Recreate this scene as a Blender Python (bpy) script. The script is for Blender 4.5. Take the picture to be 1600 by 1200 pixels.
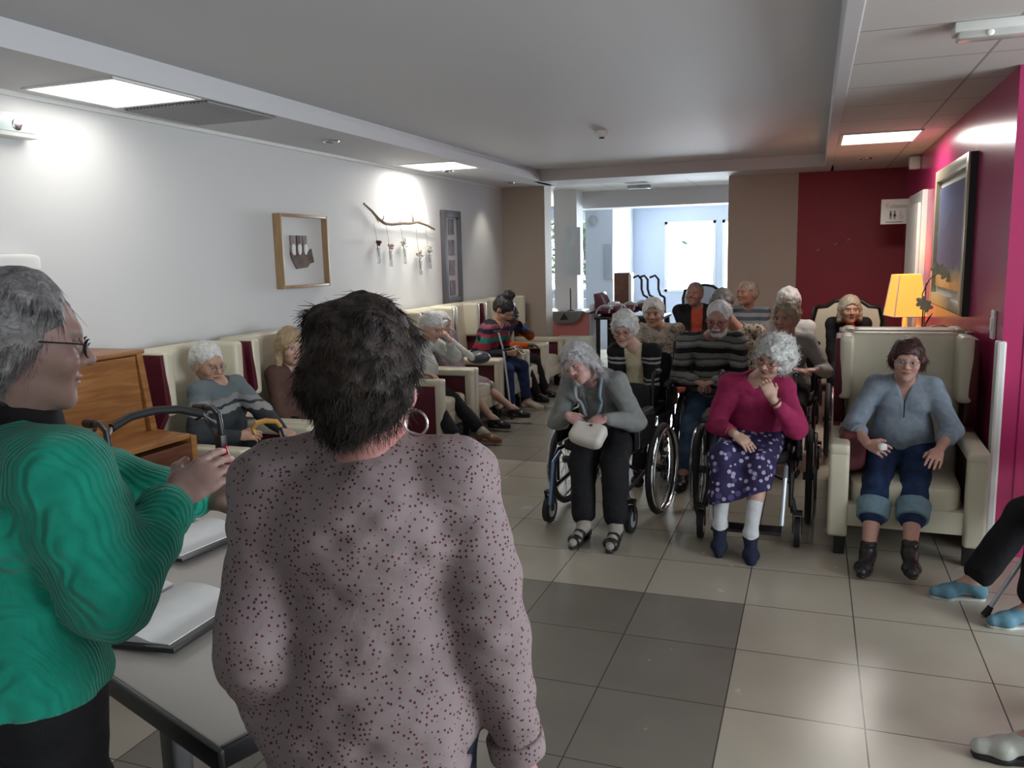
import bpy, bmesh, math, random
import numpy as np
from mathutils import Matrix, Vector
for o in list(bpy.data.objects): bpy.data.objects.remove(o)
S = bpy.context.scene
COL = S.collection
random.seed(5); RNG = np.random.default_rng(5)
PI = math.pi

# ------------------------------------------------------------ camera, world, lights, exposure
CAM_YAW, CAM_PITCH, CAM_ROLL, CAM_Z = -.3481, -.1519, -.0224, 1.68
def cam_axes():
    y, p, r = CAM_YAW, CAM_PITCH, CAM_ROLL
    d = np.array([math.sin(y)*math.cos(p), math.cos(y)*math.cos(p), math.sin(p)])
    rt = np.array([math.cos(y), -math.sin(y), 0.]); up = np.cross(rt, d)
    c, s = math.cos(r), math.sin(r)
    return c*rt+s*up, -s*rt+c*up, d
_r, _u, _d = cam_axes()
cd = bpy.data.cameras.new('camera'); cam = bpy.data.objects.new('camera', cd); COL.objects.link(cam)
cam.matrix_world = Matrix(((_r[0], _u[0], -_d[0], 0), (_r[1], _u[1], -_d[1], 0), (_r[2], _u[2], -_d[2], CAM_Z), (0, 0, 0, 1)))
cd.sensor_width = 36; cd.lens = 1300/1600*36; cd.clip_start = .05; cd.clip_end = 200
S.camera = cam
S.view_settings.view_transform = 'Standard'; S.view_settings.look = 'None'
S.view_settings.gamma = 1; S.view_settings.exposure = 0.95
try: S.view_settings.use_curve_mapping = False
except Exception: pass
w = bpy.data.worlds.new('sky'); S.world = w; w.use_nodes = True
bg = w.node_tree.nodes['Background']; bg.inputs[0].default_value = (.80, .90, 1, 1); bg.inputs[1].default_value = 2.6

def area(name, loc, rot, sx, sy, power, color=(1, 1, 1), spread=PI):
    l = bpy.data.lights.new(name, 'AREA'); l.shape = 'RECTANGLE'; l.size = sx; l.size_y = sy
    l.energy = power; l.color = color; l.spread = spread
    o = bpy.data.objects.new(name, l); COL.objects.link(o); o.location = loc; o.rotation_euler = rot
    return o
# daylight through the windows: each sits outside its window opening
area('daylight_back_window', (-2.1, 17.0, 1.7), (PI/2, 0, PI), 1.7, 1.5, 420, (.86, .93, 1))
area('daylight_back_left_window', (-4.6, 17.0, 1.8), (PI/2, 0, PI), 1.7, 1.6, 260, (.88, .95, 1))
area('daylight_side_window', (4.75, 2.0, 1.55), (0, PI/2, 0), 1.9, 3.6, 165, (.93, .965, 1))

# ------------------------------------------------------------ materials
def mat(name, col, rough=.6, metal=0., bump=0., bscale=60., spec=.5, vary=0., vscale=4., coat=0., sheen=0., trans=0., alpha=1., sub=0.):
    m = bpy.data.materials.new(name); m.use_nodes = True
    nt = m.node_tree; b = nt.nodes['Principled BSDF']
    b.inputs['Base Color'].default_value = (*col, 1); b.inputs['Roughness'].default_value = rough
    b.inputs['Metallic'].default_value = metal; b.inputs['Specular IOR Level'].default_value = spec
    if coat: b.inputs['Coat Weight'].default_value = coat
    if sheen: b.inputs['Sheen Weight'].default_value = sheen
    if trans: b.inputs['Transmission Weight'].default_value = trans
    if sub: b.inputs['Subsurface Weight'].default_value = sub; b.inputs['Subsurface Scale'].default_value = .01
    if alpha < 1: b.inputs['Alpha'].default_value = alpha
    tc = nt.nodes.new('ShaderNodeTexCoord')
    if bump:
        n = nt.nodes.new('ShaderNodeTexNoise'); n.inputs['Scale'].default_value = bscale; n.inputs['Detail'].default_value = 4
        nt.links.new(tc.outputs['Object'], n.inputs['Vector'])
        bp = nt.nodes.new('ShaderNodeBump'); bp.inputs['Strength'].default_value = bump; bp.inputs['Distance'].default_value = .004
        nt.links.new(n.outputs['Fac'], bp.inputs['Height']); nt.links.new(bp.outputs[0], b.inputs['Normal'])
    if vary:
        n = nt.nodes.new('ShaderNodeTexNoise'); n.inputs['Scale'].default_value = vscale; n.inputs['Detail'].default_value = 5
        nt.links.new(tc.outputs['Object'], n.inputs['Vector'])
        r = nt.nodes.new('ShaderNodeValToRGB'); r.color_ramp.elements[0].position = .3; r.color_ramp.elements[1].position = .7
        r.color_ramp.elements[0].color = (*[c*(1-vary) for c in col], 1); r.color_ramp.elements[1].color = (*[min(1, c*(1+vary)) for c in col], 1)
        nt.links.new(n.outputs['Fac'], r.inputs[0]); nt.links.new(r.outputs[0], b.inputs['Base Color'])
    return m
def N(nt, kind, **kw):
    n = nt.nodes.new(kind)
    for k, v in kw.items():
        if k in ('operation', 'data_type', 'blend_type', 'feature', 'wave_type', 'bands_direction', 'interpolation', 'noise_dimensions', 'distance', 'rings_direction'): setattr(n, k, v)
        else: n.inputs[k].default_value = v
    return n
def link(nt, a, b): nt.links.new(a, b)
def maths(nt, op, a, b=None, c=None):
    n = nt.nodes.new('ShaderNodeMath'); n.operation = op
    for i, v in enumerate((a, b, c)):
        if v is None: continue
        if isinstance(v, (int, float)): n.inputs[i].default_value = v
        else: nt.links.new(v, n.inputs[i])
    return n.outputs[0]
def mixc(nt, f, a, b):
    n = nt.nodes.new('ShaderNodeMix'); n.data_type = 'RGBA'
    for i, v in ((0, f), (6, a), (7, b)):
        if isinstance(v, (int, float)): n.inputs[i].default_value = v
        elif isinstance(v, tuple): n.inputs[i].default_value = (*v[:3], 1)
        else: nt.links.new(v, n.inputs[i])
    return n.outputs[2]
def objxyz(nt):
    tc = nt.nodes.new('ShaderNodeTexCoord'); s = nt.nodes.new('ShaderNodeSeparateXYZ'); nt.links.new(tc.outputs['Object'], s.inputs[0])
    return tc.outputs['Object'], s.outputs[0], s.outputs[1], s.outputs[2]
def bsdf(m): return m.node_tree.nodes['Principled BSDF']
def addbump(m, height, strength=.5, dist=.003):
    nt = m.node_tree; bp = nt.nodes.new('ShaderNodeBump'); bp.inputs['Strength'].default_value = strength; bp.inputs['Distance'].default_value = dist
    nt.links.new(height, bp.inputs['Height']); nt.links.new(bp.outputs[0], bsdf(m).inputs['Normal'])

# ------------------------------------------------------------ mesh building helpers
class MB:
    """collects shapes, then links them as ONE mesh object"""
    def __init__(s): s.bm = bmesh.new()
    def _place(s, vs, loc, rot):
        M_ = Matrix.Translation(Vector(loc)) @ (rot if isinstance(rot, Matrix) else Matrix.Rotation(rot, 4, 'Z'))
        bmesh.ops.transform(s.bm, matrix=M_, verts=vs)
    def box(s, c, size, rot=0, bev=0., seg=2):
        n0 = len(s.bm.verts); r = bmesh.ops.create_cube(s.bm, size=1); vs = r['verts']
        bmesh.ops.scale(s.bm, vec=size, verts=vs)
        if bev:
            es = list({e for v in vs for e in v.link_edges})
            bmesh.ops.bevel(s.bm, geom=es, offset=min(bev, min(size)*.49), segments=seg, affect='EDGES', profile=.6)
            vs = list(s.bm.verts)[n0:]
        s._place(vs, c, rot); return s
    def puff(s, c, size, rot=0, p=5., n=8):
        """soft cushion: superellipsoid"""
        n0 = len(s.bm.verts); r = bmesh.ops.create_cube(s.bm, size=2); vs = r['verts']; es = list({e for v in vs for e in v.link_edges})
        bmesh.ops.subdivide_edges(s.bm, edges=es, cuts=n, use_grid_fill=True)
        vs = list(s.bm.verts)[n0:]
        for v in vs:
            q = np.abs(np.array(v.co)); k = (q**p).sum()**(1/p); v.co = v.co/ k
            v.co = Vector((v.co.x*size[0]/2, v.co.y*size[1]/2, v.co.z*size[2]/2))
        s._place(vs, c, rot); return s
    def ell(s, c, r, rot=0, seg=20):
        g = bmesh.ops.create_uvsphere(s.bm, u_segments=seg, v_segments=seg//2, radius=1); vs = g['verts']
        bmesh.ops.scale(s.bm, vec=r, verts=vs); s._place(vs, c, rot); return s
    def tube(s, pts, r, n=10, closed=False, caps=True):
        P = [Vector(p) for p in pts]; m = len(P); rs = r if isinstance(r, (list, tuple)) else [r]*m
        rings = []; prev = None
        for i, p in enumerate(P):
            a = P[i-1] if (i > 0 or closed) else p; b = P[(i+1) % m] if (i < m-1 or closed) else p
            t = (b-a); t = t.normalized() if t.length > 1e-9 else Vector((0, 0, 1))
            if prev is None:
                h = Vector((0, 0, 1)) if abs(t.z) < .9 else Vector((1, 0, 0)); u = t.cross(h).normalized()
            else: u = (prev-t*prev.dot(t)).normalized()
            prev = u; v = t.cross(u)
            rings.append([s.bm.verts.new(p+(u*math.cos(2*PI*k/n)+v*math.sin(2*PI*k/n))*rs[i]) for k in range(n)])
        for i in range(m if closed else m-1):
            A, B = rings[i], rings[(i+1) % m]
            for k in range(n): s.bm.faces.new((A[k], A[(k+1) % n], B[(k+1) % n], B[k]))
        if caps and not closed:
            s.bm.faces.new(rings[0][::-1]); s.bm.faces.new(rings[-1])
        return s
    def cyl(s, a, b, r, n=16, r2=None): return s.tube([a, b], [r, r if r2 is None else r2], n)
    def prism(s, poly, axis, a, b, bev=0.):
        """2D polygon extruded along an axis between a and b; poly in the two other axes"""
        def pt(q, h):
            return {'x': (h, q[0], q[1]), 'y': (q[0], h, q[1]), 'z': (q[0], q[1], h)}[axis]
        A = [s.bm.verts.new(pt(q, a)) for q in poly]; B = [s.bm.verts.new(pt(q, b)) for q in poly]; n = len(poly)
        fs = [s.bm.faces.new(A), s.bm.faces.new(B[::-1])]
        for i in range(n): fs.append(s.bm.faces.new((A[i], B[i], B[(i+1) % n], A[(i+1) % n])))
        bmesh.ops.recalc_face_normals(s.bm, faces=fs)
        if bev:
            es = list({e for f in fs[:2] for e in f.edges})
            bmesh.ops.bevel(s.bm, geom=es, offset=bev, segments=2, affect='EDGES', profile=.6)
        return s
    def ring(s, c, R, r, axis='y', n=40, m=8, sx=1.):
        pts = []
        for k in range(n):
            a = 2*PI*k/n; x, z = R*math.cos(a)*sx, R*math.sin(a)
            pts.append({'y': (c[0]+x, c[1], c[2]+z), 'x': (c[0], c[1]+x, c[2]+z), 'z': (c[0]+x, c[1]+z, c[2])}[axis])
        return s.tube(pts, r, m, closed=True)
    def quad(s, pts):
        s.bm.faces.new([s.bm.verts.new(p) for p in pts]); return s
    def build(s, name, material, parent=None, smooth=True):
        bmesh.ops.recalc_face_normals(s.bm, faces=s.bm.faces)
        me = bpy.data.meshes.new(name); s.bm.to_mesh(me); s.bm.free()
        me.materials.append(material)
        if smooth:
            me.polygons.foreach_set('use_smooth', [True]*len(me.polygons))
            try: me.set_sharp_from_angle(angle=math.radians(38))
            except Exception: pass
        o = bpy.data.objects.new(name, me); COL.objects.link(o)
        if parent: o.parent = parent
        return o
def tag(o, label=None, cat=None, group=None, kind=None):
    if label: o['label'] = label
    if cat: o['category'] = cat
    if group: o['group'] = group
    if kind: o['kind'] = kind
    return o
def empty(name, loc, rz=0., label=None, cat=None, group=None):
    o = bpy.data.objects.new(name, None); COL.objects.link(o); o.location = loc; o.rotation_euler = (0, 0, rz); o.empty_display_size = .1
    return tag(o, label, cat, group)
def struct(name, mb, m, smooth=False): return tag(mb.build(name, m, None, smooth), kind='structure')
def copy_tree(o, parent=None):
    c = o.copy(); COL.objects.link(c); c.parent = parent
    for ch in list(o.children): copy_tree(ch, c)
    return c
def place(o, loc, rz, label, group=None):
    o.location = loc; o.rotation_euler = (0, 0, rz); o['label'] = label
    if group: o['group'] = group
    return o

# ------------------------------------------------------------ colours of the place
M = {}
M['wall_white'] = mat('wall_white', (.62, .62, .61), .7, bump=.06, bscale=150)
M['wall_beige'] = mat('wall_beige', (.46, .39, .32), .7, bump=.05, bscale=150)
M['wall_red'] = mat('wall_red', (.26, .016, .03), .55, bump=.05, bscale=150)
M['wall_magenta'] = mat('wall_magenta', (.44, .035, .13), .22, bump=.05, bscale=150)
M['wall_blue'] = mat('wall_blue', (.50, .56, .66), .7)
M['ceil_paint'] = mat('ceil_paint', (.60, .60, .61), .75, bump=.04, bscale=120)
M['white_paint'] = mat('white_paint', (.72, .72, .69), .5)
M['cream'] = mat('cream_leatherette', (.60, .56, .43), .38, bump=.05, bscale=220, vary=.04)
M['burgundy'] = mat('burgundy_fabric', (.085, .004, .014), .5, bump=.1, bscale=300, sheen=.05)
M['black'] = mat('black_plastic', (.012, .012, .013), .4)
M['blackcloth'] = mat('black_cloth', (.011, .011, .012), .8, bump=.2, bscale=250)
M['rubber'] = mat('rubber', (.014, .014, .015), .65)
M['chrome'] = mat('chrome', (.62, .63, .65), .22, 1.)
M['steel'] = mat('grey_steel', (.35, .36, .38), .35, .9)
M['bluealu'] = mat('blue_aluminium', (.16, .24, .42), .35, .5)
M['greyalu'] = mat('grey_aluminium', (.5, .55, .58), .35, .5)
M['redmetal'] = mat('red_metal', (.30, .012, .03), .3, .5)
M['paper'] = mat('paper', (.74, .74, .73), .6, vary=.03, vscale=20)
M['tabletop'] = mat('tabletop', (.55, .50, .46), .5, vary=.03)
def glassy(name, tint=(.95, .97, .98), refl=.06):
    m = bpy.data.materials.new(name); m.use_nodes = True; nt = m.node_tree; nt.nodes.remove(nt.nodes['Principled BSDF']); o = nt.nodes['Material Output']
    t = nt.nodes.new('ShaderNodeBsdfTransparent'); t.inputs[0].default_value = (*tint, 1); g = nt.nodes.new('ShaderNodeBsdfGlossy'); g.inputs['Roughness'].default_value = .03
    x = nt.nodes.new('ShaderNodeMixShader'); x.inputs[0].default_value = refl; nt.links.new(t.outputs[0], x.inputs[1]); nt.links.new(g.outputs[0], x.inputs[2]); nt.links.new(x.outputs[0], o.inputs[0]); return m
M['glass'] = glassy('glass_clear')
M['skinny'] = mat('white_metal', (.7, .7, .7), .4)
def wood(name, c1, c2, rot=0):
    m = mat(name, c1, .38); nt = m.node_tree; v, x, y, z = objxyz(nt)
    mp = N(nt, 'ShaderNodeMapping'); link(nt, v, mp.inputs[0]); mp.inputs['Scale'].default_value = (14, 1.4, 14) if rot == 0 else (1.4, 14, 14) if rot == 1 else (14, 14, 1.4)
    n = N(nt, 'ShaderNodeTexNoise', Scale=2.2, Detail=6., Distortion=.8); link(nt, mp.outputs[0], n.inputs[0])
    r = nt.nodes.new('ShaderNodeValToRGB'); link(nt, n.outputs['Fac'], r.inputs[0])
    r.color_ramp.elements[0].position = .35; r.color_ramp.elements[1].position = .68
    r.color_ramp.elements[0].color = (*c1, 1); r.color_ramp.elements[1].color = (*c2, 1)
    link(nt, r.outputs[0], bsdf(m).inputs['Base Color']); return m
M['pianowood'] = wood('honey_wood', (.22, .085, .02), (.36, .16, .05))
M['pianodark'] = wood('dark_wood', (.09, .028, .012), (.16, .055, .022))
M['framewood'] = wood('frame_wood', (.30, .18, .09), (.42, .27, .14), 2)
M['driftwood'] = wood('driftwood', (.10, .075, .05), (.22, .17, .12))

# floor: square tiles 0.485 m with a darker field
def floor_mat():
    m = mat('floor_tiles', (.4, .38, .33), .24); nt = m.node_tree; v, x, y, z = objxyz(nt)
    T = .485
    def fr(c, off): return maths(nt, 'FRACT', maths(nt, 'DIVIDE', maths(nt, 'SUBTRACT', c, off), T))
    def edge(f): return maths(nt, 'MINIMUM', f, maths(nt, 'SUBTRACT', 1., f))
    ex, ey = edge(fr(x, -.265)), edge(fr(y, 2.49))
    line = maths(nt, 'LESS_THAN', maths(nt, 'MINIMUM', ex, ey), .0055)
    def rng(c, a, b): return maths(nt, 'MULTIPLY', maths(nt, 'GREATER_THAN', c, a), maths(nt, 'LESS_THAN', c, b))
    d1 = maths(nt, 'MULTIPLY', rng(x, -2.205, -.265), rng(y, -3., 3.945))
    d2 = maths(nt, 'MULTIPLY', rng(x, -3.175, -2.0), rng(y, 6.37, 8.795))
    dark = maths(nt, 'MAXIMUM', d1, d2)
    n = N(nt, 'ShaderNodeTexNoise', Scale=3., Detail=6.); link(nt, v, n.inputs[0])
    wn = N(nt, 'ShaderNodeTexWhiteNoise'); wn.noise_dimensions = '2D'
    cb = N(nt, 'ShaderNodeCombineXYZ')
    link(nt, maths(nt, 'FLOOR', maths(nt, 'DIVIDE', maths(nt, 'ADD', x, .265), T)), cb.inputs[0]); link(nt, maths(nt, 'FLOOR', maths(nt, 'DIVIDE', maths(nt, 'SUBTRACT', y, 2.49), T)), cb.inputs[1])
    link(nt, cb.outputs[0], wn.inputs['Vector'])
    lite = mixc(nt, n.outputs['Fac'], (.37, .335, .265), (.47, .43, .35)); drk = mixc(nt, n.outputs['Fac'], (.165, .152, .125), (.225, .205, .172))
    base = mixc(nt, dark, lite, drk)
    hsv = N(nt, 'ShaderNodeHueSaturation'); link(nt, base, hsv.inputs['Color']); link(nt, maths(nt, 'MULTIPLY_ADD', wn.outputs[0], .12, .94), hsv.inputs['Value'])
    fin = mixc(nt, line, hsv.outputs[0], (.06, .055, .05)); link(nt, fin, bsdf(m).inputs['Base Color'])
    link(nt, maths(nt, 'MULTIPLY_ADD', n.outputs['Fac'], .05, .24), bsdf(m).inputs['Roughness'])
    addbump(m, maths(nt, 'SUBTRACT', 1., line), .4, .002)
    return m
M['floor'] = floor_mat()
def ceil_tile():
    m = mat('ceiling_tiles', (.62, .61, .58), .75); nt = m.node_tree; v, x, y, z = objxyz(nt)
    def e(c, off, T):
        f = maths(nt, 'FRACT', maths(nt, 'DIVIDE', maths(nt, 'SUBTRACT', c, off), T)); return maths(nt, 'MULTIPLY', maths(nt, 'MINIMUM', f, maths(nt, 'SUBTRACT', 1., f)), T)
    line = maths(nt, 'LESS_THAN', maths(nt, 'MINIMUM', e(x, .745, .6), e(y, 3.3, .665)), .007)
    n = N(nt, 'ShaderNodeTexNoise', Scale=220., Detail=2.); link(nt, v, n.inputs[0])
    link(nt, mixc(nt, line, mixc(nt, n.outputs['Fac'], (.57, .56, .53), (.64, .63, .60)), (.30, .30, .29)), bsdf(m).inputs['Base Color'])
    return m
M['ceil_tile'] = ceil_tile()

# ------------------------------------------------------------ the room
ZC, ZR, XL, XR, YF = 2.58, 2.71, -3.93, .95, 10.6
struct('floor', MB().box((0, 7, -.05), (13, 22, .1)), M['floor'])
struct('wall_left', MB().box((XL-.1, 4.05, 1.4), (.2, 13.1, 2.8)), M['wall_white'])
# left end pier, beige wall, red wall at the end of the room
struct('wall_end_left', MB().box((-3.67, YF+.15, 1.3), (.66, .3, 2.6)), M['wall_beige'])
struct('wall_end', MB().box((-.6, YF+.1, 1.3), (.80, .2, 2.6)), M['wall_beige'])
struct('wall_end_red', MB().box((.40, YF+.1, 1.3), (1.2, .2, 2.6)), M['wall_red'])
struct('wall_right', MB().box((XR+.1, 7.83, 1.3), (.2, 5.65, 2.6)), M['wall_magenta'])
struct('wall_alcove', MB().box((2.95, 5.1, 1.3), (3.8, .2, 2.6)), M['wall_magenta'])
wm = MB()
for (y0, y1, z0, z1) in ((-2.5, .2, 0, 2.6), (3.8, 5.1, 0, 2.6), (.2, 3.8, 0, .6), (.2, 3.8, 2.45, 2.6)): wm.box((4.55, (y0+y1)/2, (z0+z1)/2), (.2, y1-y0, z1-z0))
struct('wall_side', wm, M['wall_white'])
wf = MB()
for y in (.24, 2.0, 3.76): wf.box((4.52, y, 1.52), (.08, .07, 1.86))
for z in (.64, 2.41): wf.box((4.52, 2.0, z), (.08, 3.6, .07))
win1 = struct('window_1', wf, M['white_paint']); MB().box((4.52, 2.0, 1.52), (.012, 3.5, 1.75)).build('pane', M['glass'], win1)
struct('wall_back', MB().box((.3, -2.55, 1.4), (8.6, .1, 2.8)), M['wall_white'])
# ceilings
struct('ceiling', MB().box((-1.56, 3.7, ZR+.05), (3.3, 12.6, .1)), M['ceil_paint'])
sf = MB().box((-3.58, 4.05, ZC+.09), (.76, 13.1, .18)); sl = struct('ceiling_soffit_left', sf, M['ceil_paint'])
struct('ceiling_soffit_right', MB().box((2.40, 4.05, ZC+.09), (4.5, 13.1, .18)), M['ceil_tile'])
struct('trim_1', MB().box((.115, 3.7, ZC+.08), (.075, 12.8, .17), bev=.008), M['ceil_paint'])
struct('ceiling_soffit_end', MB().box((-1.55, 10.28, ZC+.09), (3.45, .70, .18)), M['ceil_paint'])
struct('trim_2', MB().box((-3.19, 3.7, ZC+.045), (.03, 12.8, .09)), M['ceil_paint'])
struct('trim_3', MB().box((XL+.012, 4.0, ZC-.012), (.025, 12.9, .025)), M['white_paint'])
# corner guard strip of the right wall, baseboards
struct('trim_4', MB().box((XR-.001, 5.03, .60), (.045, .085, 1.16), bev=.012), M['white_paint'])
struct('baseboard_left', MB().box((XL+.01, 4.05, .05), (.02, 13.1, .1)), M['white_paint'])
struct('baseboard_right', MB().box((XR-.01, 7.83, .05), (.02, 5.5, .1)), M['pianodark'])
# doors on the right wall, far end
dd = MB().box((XR-.02, 9.08, 1.10), (.05, 1.15, 2.20), bev=.01); dr = struct('door_1', dd, M['white_paint'])
MB().box((XR-.055, 9.08, 1.06), (.03, .97, 2.06), bev=.008).build('door_leaf', M['white_paint'], dr)
MB().cyl((XR-.07, 8.68, 1.05), (XR-.11, 8.68, 1.05), .012).cyl((XR-.11, 8.68, 1.05), (XR-.11, 8.81, 1.05), .011).build('door_handle', M['chrome'], dr)
# back room
struct('wall_back_room_left', MB().box((-6.05, 13.6, 1.35), (.1, 6.2, 2.7)), M['wall_white'])
struct('wall_back_room_right', MB().box((.55, 13.7, 1.35), (.1, 6.0, 2.7)), M['wall_blue'])
wm = MB(); wins = ((-5.35, -4.93, .95, 2.42), (-4.50, -4.02, .95, 2.55), (-2.75, -1.78, .93, 2.28), (-1.66, -.7, .93, 2.28))
xs = [-6.1]
for a, b, z0, z1 in wins: xs += [a, b]
xs.append(.6)
for i in range(0, len(xs), 2): wm.box(((xs[i]+xs[i+1])/2, 16.6, 1.35), (xs[i+1]-xs[i], .2, 2.7))
for a, b, z0, z1 in wins:
    wm.box(((a+b)/2, 16.6, z0/2), (b-a, .2, z0)).box(((a+b)/2, 16.6, (z1+2.7)/2), (b-a, .2, 2.7-z1))
struct('wall_back_room_end', wm, M['wall_blue'])
for i, (a, b, z0, z1) in enumerate(wins):
    f = MB()
    for x in (a+.025, b-.025): f.box((x, 16.52, (z0+z1)/2), (.05, .07, z1-z0))
    for z in (z0+.025, z1-.025): f.box(((a+b)/2, 16.52, z), (b-a, .07, .05))
    if i == 1: f.box(((a+b)/2, 16.52, 1.55), (b-a, .06, .06)).box(((a+b)/2, 16.50, 2.44), (b-a, .1, .2))
    wo = struct('window_%d' % (i+2), f, M['white_paint'])
    MB().box(((a+b)/2, 16.52, (z0+z1)/2), (b-a-.08, .01, z1-z0-.08)).build('pane', M['glass'], wo)
struct('ceiling_back_room', MB().box((-2.75, 13.6, ZC+.13), (6.8, 6.1, .1)), M['ceil_tile'])
struct('trim_5', MB().box((-2.2, 13.2, 2.53), (3.4, .5, .26)), M['ceil_paint'])
struct('wall_back_room_pier', MB().box((-3.62, 15.6, 1.35), (.50, 1.8, 2.7)), M['wall_blue'])
struct('wall_back_room_column', MB().box((-3.60, 12.65, 1.35), (.36, .36, 2.7)), M['wall_white'])
struct('ground_outside', MB().box((-2, 30, -.3), (60, 26, .1)), mat('lawn', (.10, .16, .06), .9))
struct('wall_back_room_front', MB().box((-5.0, 10.7, 1.35), (2.2, .12, 2.7)), M['wall_white'])

# ------------------------------------------------------------ implicit surfaces (bodies and clothes)
_L = RNG.random((24, 24, 24)).astype(np.float32)*2-1
def vnoise(P):
    i = np.floor(P).astype(int); f = P-i; f = f*f*(3-2*f); i %= 24; j = (i+1) % 24
    def g(a, b, c): return _L[(j if a else i)[:, 0], (j if b else i)[:, 1], (j if c else i)[:, 2]]
    x, y, z = f[:, 0], f[:, 1], f[:, 2]
    c0 = (g(0,0,0)*(1-x)+g(1,0,0)*x)*(1-y)+(g(0,1,0)*(1-x)+g(1,1,0)*x)*y
    c1 = (g(0,0,1)*(1-x)+g(1,0,1)*x)*(1-y)+(g(0,1,1)*(1-x)+g(1,1,1)*x)*y
    return c0*(1-z)+c1*z
A = lambda *v: np.array(v, float)
def nrm(v): v = np.asarray(v, float); return v/max(np.linalg.norm(v), 1e-9)
I3 = np.eye(3)
def cap(a, b, ra, rb=None, k=.02):
    return ('c', np.asarray(a, float), np.asarray(b, float), ra, ra if rb is None else rb, k)
def ell(c, r, R=I3, k=.02): return ('e', np.asarray(c, float), np.asarray(r, float), R, k)
def rbx(c, h, R=I3, rd=.01, k=.01): return ('b', np.asarray(c, float), np.asarray(h, float), R, rd, k)
def infl(p, e, k=None):
    p = list(p)
    if p[0] == 'c': p[3] += e; p[4] += e
    elif p[0] == 'e': p[2] = p[2]+e
    elif p[0] == 'b': p[4] += e; 
    if k is not None: p[-1] = k
    return tuple(p)
def bounds(p):
    if p[0] == 'c': return np.minimum(p[1]-p[3], p[2]-p[4]), np.maximum(p[1]+p[3], p[2]+p[4])
    if p[0] == 'e': e = np.sqrt(((p[3]*p[2])**2).sum(1)); return p[1]-e, p[1]+e
    e = np.abs(p[3])@p[2]+p[4]; return p[1]-e, p[1]+e
def dist(p, X, Y, Z):
    if p[0] == 'c':
        a, b = p[1], p[2]; d = b-a; L2 = max((d*d).sum(), 1e-9)
        x, y, z = X-a[0], Y-a[1], Z-a[2]
        t = np.clip((x*d[0]+y*d[1]+z*d[2])/L2, 0, 1)
        return np.sqrt((x-t*d[0])**2+(y-t*d[1])**2+(z-t*d[2])**2)-(p[3]+(p[4]-p[3])*t)
    x, y, z = X-p[1][0], Y-p[1][1], Z-p[1][2]; R = p[3]
    u = x*R[0,0]+y*R[1,0]+z*R[2,0]; v = x*R[0,1]+y*R[1,1]+z*R[2,1]; q = x*R[0,2]+y*R[1,2]+z*R[2,2]
    if p[0] == 'e':
        r = p[2]; k0 = np.sqrt((u/r[0])**2+(v/r[1])**2+(q/r[2])**2); k1 = np.sqrt((u/r[0]**2)**2+(v/r[1]**2)**2+(q/r[2]**2)**2)
        return k0*(k0-1)/np.maximum(k1, 1e-6)
    h = p[2]; a, b, c = np.abs(u)-h[0], np.abs(v)-h[1], np.abs(q)-h[2]
    return np.sqrt(np.maximum(a, 0)**2+np.maximum(b, 0)**2+np.maximum(c, 0)**2)+np.minimum(np.maximum(np.maximum(a, b), c), 0)-p[4]
def nets(F, lo, h):
    ins = F < 0; nx, ny, nz = F.shape
    c = np.zeros((nx-1, ny-1, nz-1), np.int8)
    for a in (0, 1):
        for b in (0, 1):
            for d in (0, 1): c += ins[a:nx-1+a, b:ny-1+b, d:nz-1+d]
    act = (c > 0) & (c < 8); ids = np.argwhere(act); n = len(ids)
    idx = np.full(act.shape, -1, np.int64); idx[act] = np.arange(n)
    pos = np.zeros((n, 3)); cnt = np.zeros(n)
    for ax in range(3):
        o = [i for i in range(3) if i != ax]
        for a in (0, 1):
            for b in (0, 1):
                s = np.zeros(3, int); s[o[0]] = a; s[o[1]] = b; e = s.copy(); e[ax] = 1
                fa = F[tuple((ids+s).T)]; fb = F[tuple((ids+e).T)]; cr = (fa < 0) != (fb < 0)
                t = np.where(cr, fa/np.where(cr, fa-fb, 1), 0)
                q = np.tile(s.astype(float), (n, 1)); q[:, ax] = t
                pos[cr] += q[cr]; cnt += cr
    V = lo+h*(ids+pos/cnt[:, None]); Q = []
    for ax in range(3):
        o = [(ax+1) % 3, (ax+2) % 3]
        s0 = [slice(None)]*3; s1 = [slice(None)]*3; s0[ax] = slice(0, F.shape[ax]-1); s1[ax] = slice(1, None)
        for q in (s0, s1): q[o[0]] = slice(1, F.shape[o[0]]-1); q[o[1]] = slice(1, F.shape[o[1]]-1)
        A_, B_ = ins[tuple(s0)], ins[tuple(s1)]; e = np.argwhere(A_ != B_)
        if not len(e): continue
        fl = A_[tuple(e.T)]
        e[:, o[0]] += 1; e[:, o[1]] += 1
        def cell(da, db): g = e.copy(); g[:, o[0]] -= da; g[:, o[1]] -= db; return idx[tuple(g.T)]
        q = np.stack([cell(1, 1), cell(0, 1), cell(0, 0), cell(1, 0)], 1)
        q[~fl] = q[~fl][:, ::-1]; Q.append(q)
    return V, np.concatenate(Q)
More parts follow.
